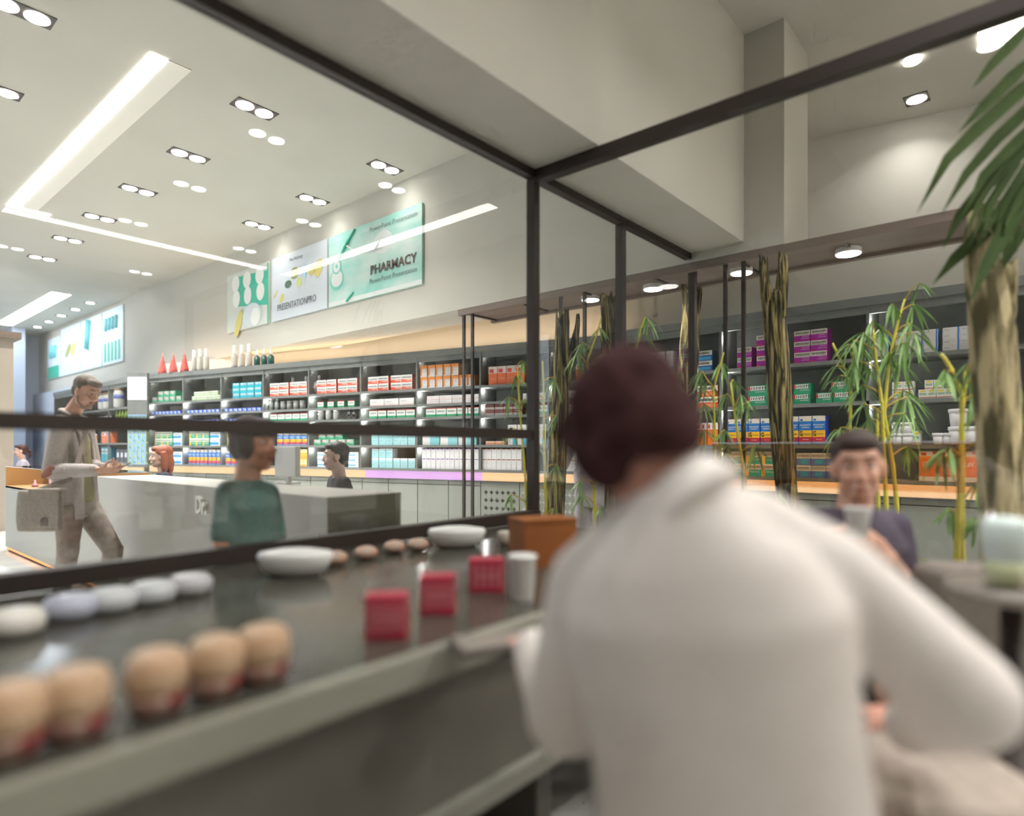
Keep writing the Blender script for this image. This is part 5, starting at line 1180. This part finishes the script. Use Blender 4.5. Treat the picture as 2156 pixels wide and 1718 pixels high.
s = [(2075, 1180), (2080, 1060), (2086, 960), (2090, 860)]
bamboo('second yellow bamboo stem close to the palm trunk', 3.3, [s], [(2060, 1010, 60, 2082, 1020), (2110, 1000, 60, 2084, 1010), (2120, 890, 70, 2088, 910), (2130, 850, 70, 2088, 880), (2055, 1090, 50, 2078, 1110), (2140, 800, 70, 2090, 860)], w=15, lw=1.3)
bamboo('low bamboo shoot behind the shoulder of the smiling boy', 3.6, [[(1935, 1240), (1930, 1190)]], [(1920, 1180, 50, 1932, 1200), (1945, 1175, 52, 1933, 1195), (1960, 1185, 60, 1934, 1205), (1925, 1200, 44, 1934, 1215)], w=5, lw=1.1)
bamboo('low bamboo sprig at the foot of the tallest trunk', 4.4, [[(1640, 1100), (1634, 1040)]], [(1642, 1040, 40, 1636, 1060), (1622, 1048, 40, 1636, 1060)], w=4)
# ---------------------------------------------------------------- palm at the right edge
D = 2.9; base = C(2112, 943, D); base.z = .35
e = empty('potted_palm', Vector((base.x, base.y, .012)), 'tall palm with rough trunk and long dark green leaves at the right edge', 'palm')
base = Vector((base.x, base.y, .012))
PB = mat('palm_bark', 'c4b48a', .85, noise=((17, 17, 4), '5a5230', .40, .60), bump=.8)
b = B(); P = [(2118, 1240), (2112, 1080), (2100, 880), (2090, 700), (2068, 560), (2055, 480)]; Wd = [80, 74, 72, 76, 60, 40]
pts = [C(x, y, D) - base for x, y in P]; pts = [Vector((pts[0].x, pts[0].y, .3))] + pts
rough_tube(b, pts, [Wd[0]/2*D/1328] + [w_/2*D/1328 for w_ in Wd], n=20, amp=.16, seed=5)
pts = [C(x, y, D + .02) - base for x, y in ((2098, 740), (2118, 660), (2130, 580))]; rough_tube(b, pts, [.055, .05, .03], n=14, amp=.16, seed=9)
b.build('trunk', PB, e)
B().lathe([(.12, 0), (.17, .36), (.18, .38), (.15, .38)], 28).build('pot', mat('pot_grey', '7b7670', .6), e)
PL = mat('palm_leaf', '43562c', .85, spec=.15, noise=((5, 5, 5), '364823', .3, .7)); b = B()
def frond(pts, w, d0=2.75):
    "long strap leaflet, folded along its midrib"
    Q = [C(x, y, d0 + dd) - base for x, y, dd in pts]; n_ = len(Q); vs = []; fs = []
    for i, q in enumerate(Q):
        t = (Q[min(i+1, n_-1)] - Q[max(i-1, 0)]).normalized(); s_ = t.cross(FW).normalized(); h = .64*w/2*d0/1328*(0.02 if i == 0 else (.75 if i == 1 else 1)) * (1 if i < n_-1 else .5)
        vs += [q - s_*h, q + FW*h*.5, q + s_*h]
    for i in range(n_-1): o = i*3; fs += [(o, o+1, o+4, o+3), (o+1, o+2, o+5, o+4)]
    b.add(vs, fs, 0, True)
for p, w_ in (([(2046,188,0),(2085,140,.02),(2130,92,.05),(2200,20,.1)], 40), ([(2016,281,0),(2070,225,.02),(2130,165,.05),(2220,80,.1)], 44), ([(1930,450,-.1),(1995,335,-.05),(2060,270,0),(2150,190,.05),(2240,120,.1)], 46),
              ([(1980,455,-.05),(2035,365,0),(2100,290,.05),(2180,215,.08),(2250,150,.1)], 40), ([(2030,450,0),(2070,370,.03),(2140,300,.06),(2230,215,.1)], 40), ([(1984,524,.05),(2020,455,.05),(2075,390,.05),(2150,320,.08),(2250,250,.1)], 46),
              ([(1963,600,.1),(2010,545,.1),(2070,490,.1),(2150,400,.1),(2240,300,.12)], 50), ([(2040,640,-.1),(2075,560,-.05),(2120,480,0),(2180,380,.05),(2240,320,.1)], 56), ([(2110,540,0),(2130,470,.0),(2170,400,.05),(2230,330,.1)], 60), ([(2090,600,.1),(2125,530,.1),(2190,440,.1)], 50),
              ([(2150,860,.1),(2175,820,.1),(2230,760,.15)], 60), ([(2140,960,.1),(2180,900,.1),(2240,850,.15)], 50)):
    frond(p, w_)
for i in range(9):
    x = 2060 + 14*i; frond([(x - 34, 470 + 14*(i % 3) + 40, .0), (x, 430 + 10*(i % 2), .03), (x + 60, 340, .08)], 30)
b.build('leaves', PL, e)
